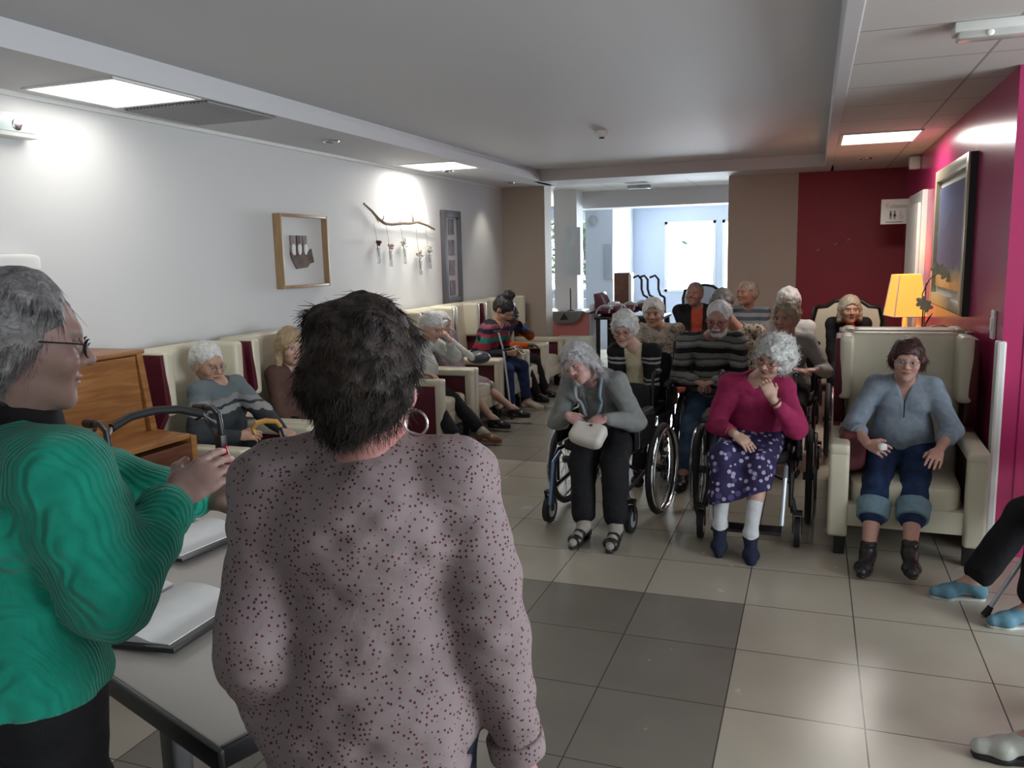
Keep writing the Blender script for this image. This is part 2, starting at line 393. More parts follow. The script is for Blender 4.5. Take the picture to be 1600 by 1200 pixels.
def surf(prims, h, subs=(), noise=None, cuts=()):
    """union of prims (smooth), minus subs (smooth), plus folds; cuts: (point, normal) keep the side the normal points away from"""
    bs = [bounds(p) for p in prims]; lo = np.min([b[0] for b in bs], 0)-4*h-.01; hi = np.max([b[1] for b in bs], 0)+4*h+.01
    n = np.ceil((hi-lo)/h).astype(int)+1
    ax = [(lo[i]+h*np.arange(n[i])).astype(np.float32) for i in range(3)]
    F = np.full(n, .2, np.float32)
    def sl(b0, b1, m):
        a = np.clip(np.floor((b0-m-lo)/h).astype(int), 0, n-1); b = np.clip(np.ceil((b1+m-lo)/h).astype(int)+1, 1, n)
        return tuple(slice(a[i], b[i]) for i in range(3))
    def grid(s): return ax[0][s[0]][:, None, None], ax[1][s[1]][None, :, None], ax[2][s[2]][None, None, :]
    for p, b in zip(prims, bs):
        s = sl(*b, p[-1]+3*h+.005); d = dist(p, *grid(s)).astype(np.float32); f = F[s]; k = max(p[-1], 1e-4)
        g = np.maximum(k-np.abs(f-d), 0)/k; F[s] = np.minimum(f, d)-g*g*k*.25
    for p in subs:
        b = bounds(p); 
        if np.any(b[1] < lo) or np.any(b[0] > hi): continue
        s = sl(*b, p[-1]+3*h); 
        if min(q.stop-q.start for q in s) <= 0: continue
        d = -dist(p, *grid(s)).astype(np.float32); f = F[s]; k = max(p[-1], 1e-4)
        g = np.maximum(k-np.abs(f-d), 0)/k; F[s] = np.maximum(f, d)+g*g*k*.25
    for q, nv in cuts:
        d = (ax[0][:, None, None]-q[0])*nv[0]+(ax[1][None, :, None]-q[1])*nv[1]+(ax[2][None, None, :]-q[2])*nv[2]
        F = np.maximum(F, d.astype(np.float32))
    if noise:
        w_ = np.argwhere(np.abs(F) < .04); P = lo+w_*h; tot = 0
        for amp, fr in noise: tot = tot+amp*vnoise(P*np.asarray(fr)+7.3)
        F[tuple(w_.T)] += tot
    F[0], F[-1], F[:, 0], F[:, -1], F[:, :, 0], F[:, :, -1] = (.1,)*6
    return nets(F, lo, h)
def merge(parts):
    V = []; Q = []; n = 0
    for v, q in parts: V.append(v); Q.append(q+n); n += len(v)
    return np.concatenate(V), np.concatenate(Q)
def mesh_obj(name, V, Q, m, parent=None, col=None, smooth=True):
    me = bpy.data.meshes.new(name); k = Q.shape[1]
    me.vertices.add(len(V)); me.vertices.foreach_set('co', V.astype(np.float32).ravel())
    me.loops.add(Q.size); me.loops.foreach_set('vertex_index', Q.astype(np.int32).ravel())
    me.polygons.add(len(Q)); me.polygons.foreach_set('loop_start', np.arange(0, Q.size, k, dtype=np.int32)); me.polygons.foreach_set('loop_total', np.full(len(Q), k, np.int32))
    me.update(calc_edges=True)
    me.polygons.foreach_set('use_smooth', np.full(len(Q), smooth))
    me.materials.append(m)
    if col is not None:
        a = me.color_attributes.new('Col', 'FLOAT_COLOR', 'POINT'); a.data.foreach_set('color', np.concatenate([col, np.ones((len(col), 1))], 1).astype(np.float32).ravel())
    o = bpy.data.objects.new(name, me); COL.objects.link(o)
    if parent: o.parent = parent
    return o
def vnormals(V, Q):
    a, b, c, d = (V[Q[:, i]] for i in range(4)); n = np.cross(c-a, d-b); N_ = np.zeros_like(V)
    for i in range(4): np.add.at(N_, Q[:, i], n)
    return N_/np.maximum(np.linalg.norm(N_, axis=1), 1e-12)[:, None]

# skin: colour attribute holds features of the face (lips, brows, eyes)
def skin_mat():
    m = mat('skin', (1, 1, 1), .5, sub=.12); nt = m.node_tree
    at = nt.nodes.new('ShaderNodeAttribute'); at.attribute_name = 'Col'
    v, x, y, z = objxyz(nt); n = N(nt, 'ShaderNodeTexNoise', Scale=55., Detail=4.); link(nt, v, n.inputs[0])
    h = N(nt, 'ShaderNodeHueSaturation'); link(nt, at.outputs['Color'], h.inputs['Color']); link(nt, maths(nt, 'MULTIPLY_ADD', n.outputs['Fac'], .3, .85), h.inputs['Value'])
    link(nt, h.outputs[0], bsdf(m).inputs['Base Color']); addbump(m, n.outputs['Fac'], .25, .002); return m
M['skin'] = skin_mat()

def Rl(fwd, left, up): return np.stack([fwd, left, up], 1)
def rot_ypr(yaw, pitch, roll):
    """yaw + = turn to own left, pitch + = look down, roll + = tip to own left"""
    y, p, r = np.radians([yaw, pitch, roll]); c, s = np.cos, np.sin
    Rz = np.array([[c(y), -s(y), 0], [s(y), c(y), 0], [0, 0, 1]]); Ry = np.array([[c(p), 0, s(p)], [0, 1, 0], [-s(p), 0, c(p)]])
    Rx = np.array([[1, 0, 0], [0, c(-r), -s(-r)], [0, s(-r), c(-r)]])
    return Rz@Ry@Rx
def ik(a, t, l1, l2, pole):
    d = t-a; L = np.linalg.norm(d); mx = (l1+l2)*.995
    if L > mx: t = a+d/L*mx; d = t-a; L = mx
    if L < abs(l1-l2)+.01: L = abs(l1-l2)+.01
    u = nrm(d); x = (l1*l1-l2*l2+L*L)/(2*L); hgt = math.sqrt(max(l1*l1-x*x, 0)); pole = np.asarray(pole, float)
    v = nrm(pole-u*(pole@u)); return a+u*x+v*hgt, t

def hand_prims(w, d, n, s, side, curl=25, spread=1., thumb=1.):
    """w wrist, d finger direction, n back-of-hand normal, side +1 left hand / -1 right hand"""
    d = nrm(d); n = nrm(n-d*(n@d)); x = np.cross(n, d)*(1 if side > 0 else -1)   # x: towards the thumb
    x = x*(-1)
    P = []; R = Rl(d, x, n)
    P.append(ell(w+d*.045*s, (.052*s, .038*s, .016*s), R, .012)); P.append(ell(w+d*.072*s, (.022*s, .040*s, .014*s), R, .01))
    P.append(ell(w+d*.035*s+x*.022*s-n*.006*s, (.034*s, .018*s, .017*s), R, .012))
    L = (.072, .080, .075, .058); off = (.030, .010, -.011, -.031)
    for i in range(4):
        r = .0088*s if i < 3 else .0076*s
        a = w+d*.083*s+x*off[i]*s*spread; c = math.radians(curl*(.8+.12*i)); dd = d*math.cos(c*.6)-n*math.sin(c*.6)+x*(off[i]*2.5*(spread-.6)); dd = nrm(dd)
        prev = a; ang = c*.6
        for j, f in enumerate((.45, .32, .23)):
            q = prev+nrm(d*math.cos(ang)-n*math.sin(ang)+x*off[i]*2.2*(spread-.6))*L[i]*f*s
            P.append(cap(prev, q, r*(1-.08*j), r*(1-.08*(j+1)), .005 if j else .008)); prev = q; ang += c*(.9 if j == 0 else .6)
    a = w+d*.028*s+x*.032*s-n*.006*s; t1 = a+nrm(d*.75+x*.75*thumb-n*.35)*.034*s; t2 = t1+nrm(d*1.+x*.25*thumb-n*.45)*.028*s
    P += [cap(a, t1, .0125*s, .0105*s, .012), cap(t1, t2, .0103*s, .0082*s, .005)]
    return P

def head_prims(c, H, s, jaw=1., nose=1.):
    def T(x, y, z): return c+H@(A(x, y, z)*s)
    P = [ell(T(-.016, 0, .028), A(.098, .077, .090)*s, H, .02), ell(T(.018, 0, -.022), A(.074, .064, .085)*s, H, .03),
         ell(T(.040, 0, -.076), A(.046, .046*jaw, .034)*s, H, .03), ell(T(.076, 0, -.098), A(.016, .02, .015)*s, H, .02),
         cap(T(.078, .034, .024), T(.080, -.034, .024), .012*s, .012*s, .02),
         ell(T(.064, .040, -.026), A(.026, .024, .026)*s, H, .022), ell(T(.064, -.040, -.026), A(.026, .024, .026)*s, H, .022)]
    E = [ell(T(.100, .031, .004), A(.020, .019, .013)*s, H, .012), ell(T(.100, -.031, .004), A(.020, .019, .013)*s, H, .012)]
    Fp = [cap(T(.086, 0, .012), T(.108*1, 0, -.024), .0075*s, .0115*s*nose, .01), cap(T(.092, .011, -.030), T(.096, .012, -.028), .0085*s, .008*s, .008), cap(T(.092, -.011, -.030), T(.096, -.012, -.028), .0085*s, .008*s, .008),
          ell(T(.078, .031, .003), A(.013, .0155, .0115)*s, H, .003), ell(T(.078, -.031, .003), A(.013, .0155, .0115)*s, H, .003),
          ell(T(.087, 0, -.053), A(.012, .023, .0055)*s, H, .005), ell(T(.085, 0, -.065), A(.012, .019, .0065)*s, H, .005)]
    for y in (1, -1):
        Fp += [ell(T(-.004, y*.077, -.004), A(.017, .007, .030)*s, H@rot_ypr(-14*y, -8, 0), .008), ell(T(-.002, y*.076, -.030), A(.009, .006, .012)*s, H, .006)]
    return P, E, Fp

def face_color(V, c, H, s, skin, brow, lip, eye=(.05, .035, .03), lids=.0):
    L = ((V-c)@H)/s; col = np.tile(np.array(skin, float), (len(V), 1)); x, y, z = L.T; front = x > .05
    def blend(mk, cc): mk = np.clip(mk, 0, 1)[:, None]; col[:] = col*(1-mk)+np.array(cc)*mk
    ck = np.exp(-(((np.abs(y)-.040)/.020)**2+((z+.028)/.020)**2))*front; blend(ck*.35, (skin[0]*1.05, skin[1]*.62, skin[2]*.6))
    blend(np.exp(-((y/.014)**2+((z+.028)/.014)**2))*front*.3, (skin[0]*1.0, skin[1]*.6, skin[2]*.6))
    blend(np.exp(-(((np.abs(y)-.031)/.022)**2+((z-.0)/.014)**2))*front*.3, (skin[0]*.62, skin[1]*.5, skin[2]*.5))
    blend(((y/.025)**2+((z+.059)/.0115)**2 < 1)*front*1., lip)
    blend((np.abs(z+.0592) < .0022)*(np.abs(y) < .021)*front*.75, (lip[0]*.3, lip[1]*.2, lip[2]*.2))
    ya = np.abs(y)-.031
    blend(((ya/.0145)**2+((z-.003)/(.0068-.003*lids))**2 < 1)*front*1., (.50, .47, .44))
    blend(((ya/.0062)**2+((z-.003)/.0064)**2 < 1)*front*1., eye)
    blend((np.abs(z-.0105) < .0026)*(np.abs(ya) < .016)*front*.8, (skin[0]*.25, skin[1]*.2, skin[2]*.2))
    blend((np.abs(z-.027-(-.003*(ya/.012)**2)) < .0045)*(np.abs(ya) < .019)*front*.7, brow)
    return col

def hair_mat(name, c, c2=None, rough=.45):
    c2 = c2 or tuple(min(1, v*1.7) for v in c); m = mat(name, c, rough, spec=.35); nt = m.node_tree; v, x, y, z = objxyz(nt)
    n = N(nt, 'ShaderNodeTexNoise', Scale=70., Detail=6., Distortion=1.5); link(nt, v, n.inputs[0])
    n2 = N(nt, 'ShaderNodeTexNoise', Scale=14., Detail=3.); link(nt, v, n2.inputs[0])
    r = nt.nodes.new('ShaderNodeValToRGB'); link(nt, maths(nt, 'MULTIPLY_ADD', n.outputs['Fac'], .6, maths(nt, 'MULTIPLY', n2.outputs['Fac'], .4)), r.inputs[0])
    r.color_ramp.elements[0].position = .38; r.color_ramp.elements[1].position = .62; r.color_ramp.elements[0].color = (*c, 1); r.color_ramp.elements[1].color = (*c2, 1)
    link(nt, r.outputs[0], bsdf(m).inputs['Base Color']); addbump(m, n.outputs['Fac'], .8, .004); return m

def strands(V, Nn, n, length, rad, c, H, s, flow, curl, seed, seg=5, lift=.35):
    """fine locks growing out of the hair surface"""
    rg = np.random.default_rng(seed); i = rg.integers(0, len(V), n); p = V[i]-Nn[i]*.004; nm = Nn[i]
    L = ((p-c)@H)
    if flow == 'down':
        g = np.stack([-.35+L[:, 0]*2, L[:, 1]*3, -np.ones(n)], 1)@H.T
    elif flow == 'back':
        g = np.stack([-np.ones(n), L[:, 1]*2, -.5-L[:, 0]*3], 1)@H.T
    elif flow == 'up':
        g = np.stack([rg.normal(0, .5, n)-.2, L[:, 1]*4+rg.normal(0, .5, n), rg.normal(0, .6, n)], 1)@H.T
    else: g = rg.normal(size=(n, 3))
    g = g-(g*nm).sum(1)[:, None]*nm; g /= np.maximum(np.linalg.norm(g, axis=1), 1e-6)[:, None]
    d = g+nm*lift*rg.random((n, 1)); d /= np.linalg.norm(d, axis=1)[:, None]
    ax = rg.normal(size=(n, 3)); ax /= np.linalg.norm(ax, axis=1)[:, None]; cu = curl*(rg.random(n)*.8+.4)*np.where(rg.random(n) > .5, 1, -1)
    ln = length*(.5+rg.random(n)); pts = [p]; ds = [d]
    for k in range(seg):
        an = cu/seg; cc, ss = np.cos(an)[:, None], np.sin(an)[:, None]; d = d*cc+np.cross(ax, d)*ss+ax*(ax*d).sum(1)[:, None]*(1-cc)
        if flow == 'down': d = d+np.array([0, 0, -.12]); d /= np.linalg.norm(d, axis=1)[:, None]
        pts.append(pts[-1]+d*(ln/seg)[:, None]); ds.append(d)
    Vs = []; Fs = []; m = seg+1
    for k in range(m):
        t = ds[k]; u = np.cross(t, ax); u /= np.maximum(np.linalg.norm(u, axis=1), 1e-6)[:, None]; w_ = np.cross(t, u); r = rad*(1-.75*(k/seg)**1.5)
        for q in range(3): a = 2*PI*q/3; Vs.append(pts[k]+(u*math.cos(a)+w_*math.sin(a))*r)
    V_ = np.stack(Vs, 1).reshape(-1, 3); base = np.arange(n)*3*m
    for k in range(seg):
        for q in range(3):
            a, b = k*3+q, k*3+(q+1) % 3; Fs.append(np.stack([base+a, base+b, base+b+3, base+a+3], 1))
    return V_, np.concatenate(Fs)

def make_hair(p, c, H, s, h, parent):
    st = p['hair']; t = st.get('t', .012); kind = st['kind']; hm = st['mat']
    def T(x, y, z): return c+H@(A(x, y, z)*s)
    P = []; S_ = []
    if kind != 'fringe':
        P += [ell(T(-.020, 0, .030), (A(.098, .078, .092)+t)*s, H, .02), ell(T(-.050, 0, -.005), (A(.062, .066, .070)+t)*s, H, .03)]
    else:   # bald crown, hair around the sides and back
        P += [ell(T(-.028, 0, .004), (A(.090, .078, .062)+t)*s, H, .02)]; S_ += [ell(T(.02, 0, .085), A(.115, .052, .068)*s, H, .01)]
    top = st.get('top', 0.)
    if top: P += [ell(T(-.02, 0, .07), A(.09, .075, .05+top)*s, H, .03)]
    side = st.get('side', 0.)
    if side:
        for y in (1, -1): P += [ell(T(-.02, y*.075, -.01), A(.06, .03+side, .075)*s, H, .03)]
    z1 = st.get('low', None)
    if z1 is not None:
        for y in (1, -1):
            P += [cap(T(-.01, y*.075, .0), T(st.get('lowx', -.005), y*(.085+st.get('flare', 0.)), z1), .030*s, .024*s, .03)]
        P += [ell(T(-.07, 0, (z1+.03)/2), A(.035, .085, abs(z1-.03)/2)*s, H, .03)]
    if kind == 'bun':
        P += [ell(T(-.055, 0, .135), A(.055, .060, .048)*s, H, .015), ell(T(-.03, .02, .165), A(.03, .035, .025)*s, H, .01)]
    zl = st.get('line', .055)   # hairline height on the forehead
    S_ += [ell(T(.085, 0, zl-.125), A(.085, .069+st.get('faceW', 0), .125)*s, H, .008), ell(T(.05, 0, -.12), A(.09, .072, .07)*s, H, .01)]
    if st.get('ears', True):
        for y in (1, -1): S_ += [ell(T(.008, y*.092, -.014), A(.030, .028, .040)*s, H, .006)]
    S_ += [cap(T(.03, 0, -.09), T(.01, 0, -.2), .07*s, .08*s, .01)] if z1 is None else []
    nz = st.get('noise', [(.004, (60, 60, 60)), (.004, (28, 28, 28))])
    V, Q = surf(P, h, S_, nz)
    n = st.get('n', 600)
    if n:
        N_ = vnormals(V, Q); keep = np.ones(len(V), bool)
        if st.get('ears', True):
            for y in (1, -1): keep &= np.linalg.norm(V-T(.0, y*.085, -.02), axis=1) > .040*s
        sv, sq = strands(V[keep], N_[keep], n, st.get('len', .022)*s, st.get('rad', .0014), c, H, s, st.get('flow', 'down'), st.get('curl', 1.), 11, 5, st.get('lift', .10))
        V, Q = merge([(V, Q), (sv, sq)])
    return mesh_obj('hair', V, Q, hm, parent)

def person(p):
    """p: at=(X,Y), face=degrees of facing in the room (0=+X, -90=towards the camera)"""
    s = p.get('s', 1.); seat = p.get('stand') is None; face = math.radians(p['face']); near = p.get('near', 0)
    hb, hh, hn = [(.012, .0055, .0045), (.010, .0042, .0032), (.009, .0034, .0028)][near]
    X0, Y0 = p['at']; cf, sf_ = math.cos(face), math.sin(face)
    def W2L(q): q = np.asarray(q, float); return A((q[0]-X0)*cf+(q[1]-Y0)*sf_, -(q[0]-X0)*sf_+(q[1]-Y0)*cf, q[2])
    hz = p.get('hz', .56 if seat else .90*s)
    lean, sd, tw = p.get('lean', 0), p.get('side', 0), p.get('twist', 0)
    B = rot_ypr(0, lean, sd); u = B[:, 2]; Bt = rot_ypr(tw, lean, sd)
    fw, lf = Bt[:, 0], Bt[:, 1]
    hip = A(0, 0, hz); wM = (p.get('wide', 1.)-1)*.6+1; sh = (p.get('shoulder', .165)-.016)*s
    ts = p.get('ts', .86 if seat else 1.)*s; chest = hip+u*.335*ts; slump = p.get('slump', .02)
    nb = hip+u*.475*ts+fw*slump
    shl = nb-u*.055*s+lf*sh-fw*.005; shr = nb-u*.055*s-lf*sh-fw*.005
    if 'shrug' in p: shl = shl+u*p['shrug'][0]; shr = shr+u*p['shrug'][1]
    hy, hp, hr = p.get('head', (0, 0, 0)); H = rot_ypr(hy, hp, hr)
    if 'headC' in p: hc = W2L(p['headC'])
    else: hc = nb+(nrm(u+H[:, 2]*1.2))*.128*s+fw*.03*s+H[:, 0]*.012
    hs = s*p.get('hs', 1.10 if near == 0 else 1.)
    # arms
    ua, fa = .275*s*p.get('arms', 1.), .245*s*p.get('arms', 1.); tgt = {}
    for sg, key in ((1, 'L'), (-1, 'R')):
        a = shl if sg > 0 else shr
        t = p.get('hand'+key); pole = np.asarray(p.get('pole'+key, (-.5, .6*sg, -.6)), float)
        if t is None: t = hip+A(.22, .12*sg, .10)
        elif p.get('world'): t = W2L(t)
        else: t = np.asarray(t, float)
        el, wr = ik(a, t, ua, fa, pole); tgt[key] = (a, el, wr)
    # legs
    th, shn = .41*s, .405*s; leg = {}
    for sg, key in ((1, 'L'), (-1, 'R')):
        a = hip+A(0, .085*s*sg*wM, -.01); t = p.get('foot'+key)
        if t is None: t = A(.42, .10*sg, .085) if seat else A(0, .10*sg, .085)
        elif p.get('worldF', p.get('world')): t = W2L(t)
        else: t = np.asarray(t, float)
        kn, an = ik(a, t, th, shn, p.get('kpole'+key, (1, .12*sg, .9) if seat else (1, 0, 0))); leg[key] = (a, kn, an)
    R2 = Bt
    fem = p.get('bust', .0); bel = p.get('belly', 0.)
    torso = [ell(hip+u*.01, A(.115, .160*wM, .105)*s, B, .03), ell(hip+u*.15*ts, A(.100*wM, .132*wM, .13)*s, R2, .035), ell(chest-u*.01, A(.098*wM, .138*wM, .15*ts/s)*s, R2, .035),
             cap(shl, shr, .044*s, .044*s, .035), cap(nb-u*.01, shl, .036*s, .040*s, .02), cap(nb-u*.01, shr, .036*s, .040*s, .02)]
    if fem:
        for y in (1, -1): torso.append(ell(chest+fw*(.062*s)+lf*y*.066*s-u*.035, A(.055, .062, .058)*s*fem, R2, .03))
    if bel: torso.append(ell(hip+u*.13*ts+fw*.045*s, A(.085+bel, .11*wM+bel, .10+bel*.6)*s, R2, .04))
    arms = []
    am = (p.get('armr', 1.)-1)*.6+1
    for key in 'LR':
        a, e, w_ = tgt[key]; arms += [cap(a, e, .047*s*am, .038*s*am, .03), cap(e, w_, .037*s*am, .0255*s, .02)]
    legs = []
    lm = p.get('legr', 1.)
    for key in 'LR':
        a, k_, n_ = leg[key]; legs += [cap(a, k_, .078*s*lm, .056*s*lm, .05), cap(k_, k_+(n_-k_)*.45, .052*s*lm, .048*s*lm, .02), cap(k_+(n_-k_)*.4, n_, .048*s*lm, .032*s, .02)]
    feet = {}
    ftp = []
    for sg, key in ((1, 'L'), (-1, 'R')):
        n_ = leg[key][2]; fd = p.get('fdir'+key, (1, .15*sg, 0)); 
        if p.get('worldF', p.get('world')) and ('fdir'+key) in p: fd = W2L(A(X0, Y0, 0)+A(*fd))
        fd = nrm(fd); fl = nrm(np.cross((0, 0, 1), fd)); fz = np.cross(fd, fl)
        heel = n_-fd*.03*s-fz*.045*s; ball = n_+fd*.115*s-fz*.058*s; toe = n_+fd*.165*s-fz*.062*s
        feet[key] = (n_, fd, fl, fz, heel, ball, toe)
        ftp += [cap(n_, heel, .034*s, .028*s, .02), cap(n_+fd*.01, ball, .034*s, .024*s, .03), cap(ball, toe, .027*s, .018*s, .02), cap(ball-fl*.018*s, ball+fl*.02*s, .022*s, .02*s, .02)]
    HP, HE, HF = head_prims(hc, H, hs, p.get('jaw', 1.), p.get('nose', 1.))
    neck = [cap(hc+H@A(-.02, 0, -.05)*hs, nb-u*.02, .052*hs*p.get('neckr', 1.), .056*s*p.get('neckr', 1.), .03)]
    body_main = torso+arms+legs+ftp+neck
    parts = [surf(body_main, hb)]
    # head patch, features added after the eye sockets are carved
    parts.append(surf_head(HP+neck_clip(neck, hc, nb), HE, HF, hh))
    hands = {}
    for sg, key in ((1, 'L'), (-1, 'R')):
        a, e, w_ = tgt[key]; fdv = nrm(w_-e); o = p.get('hd'+key); d_ = nrm(W2L(A(X0, Y0, 0)+A(*o))) if (o is not None and p.get('world')) else (nrm(o) if o is not None else fdv)
        o = p.get('hn'+key); n_ = (W2L(A(X0, Y0, 0)+A(*o)) if p.get('world') else A(*o)) if o is not None else A(.2, -.2*sg, 1)
        n_ = np.asarray(n_, float); n_ = n_-d_*(n_@d_); n_ = nrm(n_)
        hp_ = hand_prims(w_, d_, n_, s*p.get('handS', .95), sg, p.get('curl'+key, 30), p.get('spread', 1.), p.get('thumb', 1.))
        parts.append(surf([cap(w_-fdv*.05, w_, .028*s, .0255*s, .01)]+hp_, hn)); hands[key] = (w_, d_, n_)
    V, Q = merge(parts)
    skin = p.get('skin', (.45, .26, .19)); col = face_color(V, hc, H, hs, skin, p.get('brow', (.25, .2, .17)), p.get('lip', (.36, .18, .15)), lids=p.get('lids', .3))
    far = np.linalg.norm(V-hc, axis=1) > .17; col[far] = skin
    if 'hosiery' in p:
        zz = V[:, 2] < p['hosiery'][0]; col[zz] = p['hosiery'][1]
    body = mesh_obj('person', V, Q, M['skin'], None, col); body.location = (X0, Y0, 0); body.rotation_euler = (0, 0, face)
    tag(body, p['label'], 'person', p.get('group'))
    J = dict(hip=hip, u=u, fw=fw, lf=lf, nb=nb, chest=chest, hc=hc, H=H, hs=hs, s=s, tgt=tgt, leg=leg, feet=feet, hands=hands, body=body, shl=shl, shr=shr, Bt=Bt, B=B, W2L=W2L)
    # ---- clothes
    if 'hair' in p: make_hair(p, hc, H, hs, max(hh*.9, .0035) if near else .0055, body)
    for g in p.get('wear', []):
        e = g.get('e', .014)*.8; k = g['kind']; hg = g.get('h', [.0085, .007, .0045][near]); fold = g.get('fold', .006)*.75; nz = [(fold, A(9, 9, 16)), (fold*.5, A(26, 26, 34))]
        if 'noise' in g: nz = g['noise']
        if k == 'top':
            T_ = [infl(q, e) for q in torso]; fr = g.get('sleeve', .95); sub = []; cuts = []
            T_.append(infl(ell(hip+u*.05*s+fw*.005, A(.118, .155*wM, .12)*s, R2, .035), e))
            for sg, key in ((1, 'L'), (-1, 'R')):
                a, el_, w_ = tgt[key]
                se = g.get('se', .006)
                T_ += [cap(a, el_, .044*s*am+e+se*.6, .038*s*am+e+se*.5, .025)]
                if fr > 0: T_.append(cap(el_, el_+(w_-el_)*fr, .040*s*am+e+se*.3, .0275*s*(1+(1-fr)*.4)+e*.7, .02))
            if g.get('collar'): T_.append(cap(nb-u*.01+fw*.01, nb+u*g['collar']*s+fw*.02, .063*s, .056*s+.006, .015))
            low = g.get('low', .03)
            if low: T_.append(ell(hip-u*low*.3, A(.125, .165*wM, .10+low)*s, B, .03))
            neckc = nb+fw*.05*s
            nk = g.get('neck', 'round')
            if nk == 'round' and not g.get('collar'): sub.append(cap(nb+u*.035*s+fw*.03*s, nb+u*.14*s+fw*.06, .066*s, .085*s, .008))
            if nk == 'v':
                q = nb+fw*.085*s
                sub.append(cap(nb+u*.04*s+fw*.03*s, nb+u*.14*s+fw*.06, .066*s, .085*s, .008))
                dv = g.get('vd', .13)
                for i in range(8):
                    t = i/7; sub.append(ell(nb+fw*(.11*s)-u*(dv*t-.02)*s, A(.075, .078*(1-t)+.006, .024)*s, R2, .006))
            if nk == 'boat': sub.append(cap(nb+u*.05*s+fw*.03*s+lf*.04, nb+u*.05*s+fw*.03*s-lf*.04, .062*s, .062*s, .01)); sub.append(cap(nb+u*.03*s+fw*.07*s, nb+u*.14*s+fw*.08, .06*s, .09*s, .008))
            if g.get('open'):     # open cardigan / jacket: front gap
                wd = g['open']; sub.append(rbx(hip+u*.24*s+fw*(.19+bel)*s, (.13*s, wd, .26*s), R2, .01, .01))
            zc = hip[2]-g.get('hem', .04)
            cuts.append((A(0, 0, zc), A(0, 0, -1)))
            o = surf(T_, hg, sub, nz, cuts); ob = mesh_obj(g.get('name', 'sweater'), *o, g['mat'], body)
            if 'label' in g: ob['label'] = g['label']
            if g.get('cuff'):
                for key in 'LR':
                    cm = []; a, el_, w_ = tgt[key]; q = el_+(w_-el_)*fr; d_ = nrm(w_-el_)
                    cm.append(surf([cap(q-d_*.025, q+d_*.004, (.0275*(1+(1-fr)*.4))*s+e+.005, (.0275*(1+(1-fr)*.4))*s+e+.004, .004)], hg, [], None, [(q+d_*.008, d_), (q-d_*.03, -d_)]))
                    mesh_obj('cuff', *merge(cm), g.get('cuffmat', g['mat']), ob)
        elif k == 'trousers':
            T_ = [infl(torso[0], e)]; end = g.get('end', .93); cuts = []
            for key in 'LR':
                a, k_, n_ = leg[key]; q = k_+(n_-k_)*end
                T_ += [cap(a, k_, .078*s*lm+e, .058*s*lm+e, .03), cap(k_, q, .058*s*lm+e, g.get('hemr', .047)*s+e*.7, .03)]
            ob = mesh_obj(g.get('name', 'trousers'), *surf(T_, hg, [], nz, cuts), g['mat'], body)
            if g.get('turnup'):
                for key in 'LR':
                    cm = []; a, k_, n_ = leg[key]; q = k_+(n_-k_)*end; d_ = nrm(n_-k_); r = g.get('hemr', .047)*s+e+.012
                    cm.append(surf([cap(q-d_*g['turnup'], q+d_*.0, r+.006, r, .004)], hg, [], [(fold*.5, A(20, 20, 20))], [(q+d_*.012, d_), (q-d_*(g['turnup']+.005), -d_)]))
                    mesh_obj('turnup', *merge(cm), g['cuffmat'], ob)
        elif k == 'skirt':
            T_ = [infl(torso[0], e+.01)]; end = g.get('end', .5); r = g.get('r', .06)
            ks = [leg[q][1] for q in 'LR']; qs = [leg[q][1]+(leg[q][2]-leg[q][1])*end for q in 'LR']
            for key, q in zip('LR', qs): T_ += [cap(leg[key][0], leg[key][1], .085*s+e, .066*s+e, .06), cap(leg[key][1], q, .064*s+e, r*s+e, .05)]
            km = (ks[0]+ks[1])/2; qm = (qs[0]+qs[1])/2; T_ += [cap(hip+A(.05, 0, 0), km-A(.02, 0, .01), .075*s, .055*s, .07), cap(km-A(.02, 0, .01), qm-A(.01, 0, 0), .05*s, .045*s, .07)]
            z0 = qm[2]
            mesh_obj(g.get('name', 'skirt'), *surf(T_, hg, [], nz, [(A(0, 0, z0), nrm(A(*g.get('cutn', (0, 0, -1)))))]), g['mat'], body)
        elif k in ('shoes', 'sandals', 'socks'):
            for sg, key in ((1, 'L'), (-1, 'R')):
                n_, fd, fl, fz, heel, ball, toe = feet[key]; Rf = Rl(fd, fl, fz)
                if k == 'socks':
                    a, k_, an = leg[key]; hgt = g.get('high', .14); up = nrm(k_-an)
                    P_ = [infl(q, .004) for q in (cap(n_, heel, .034*s, .028*s, .02), cap(n_+fd*.01, ball, .034*s, .024*s, .03), cap(ball, toe, .027*s, .018*s, .02), cap(ball-fl*.018*s, ball+fl*.02*s, .022*s, .02*s, .02))]
                    P_.append(cap(an, an+up*hgt*s, .035*s+.003, (.034+.05*hgt)*s+.003, .02))
                    mesh_obj('sock', *surf(P_, .006, [], None, [(an+up*hgt*s, up)]), g['mat'], body); continue
                ee = g.get('e', .006); toeL = g.get('toe', 0.)
                P_ = [infl(q, ee+.002) for q in (cap(n_-fz*.01, heel, .030*s, .029*s, .02), cap(n_+fd*.02-fz*.01, ball, .032*s, .025*s, .03), cap(ball, toe+fd*toeL, .028*s, .020*s, .02), cap(ball-fl*.02*s, ball+fl*.02*s, .022*s, .021*s, .02))]
                sub = []
                topz = n_+fz*(g.get('top', .0)*s)
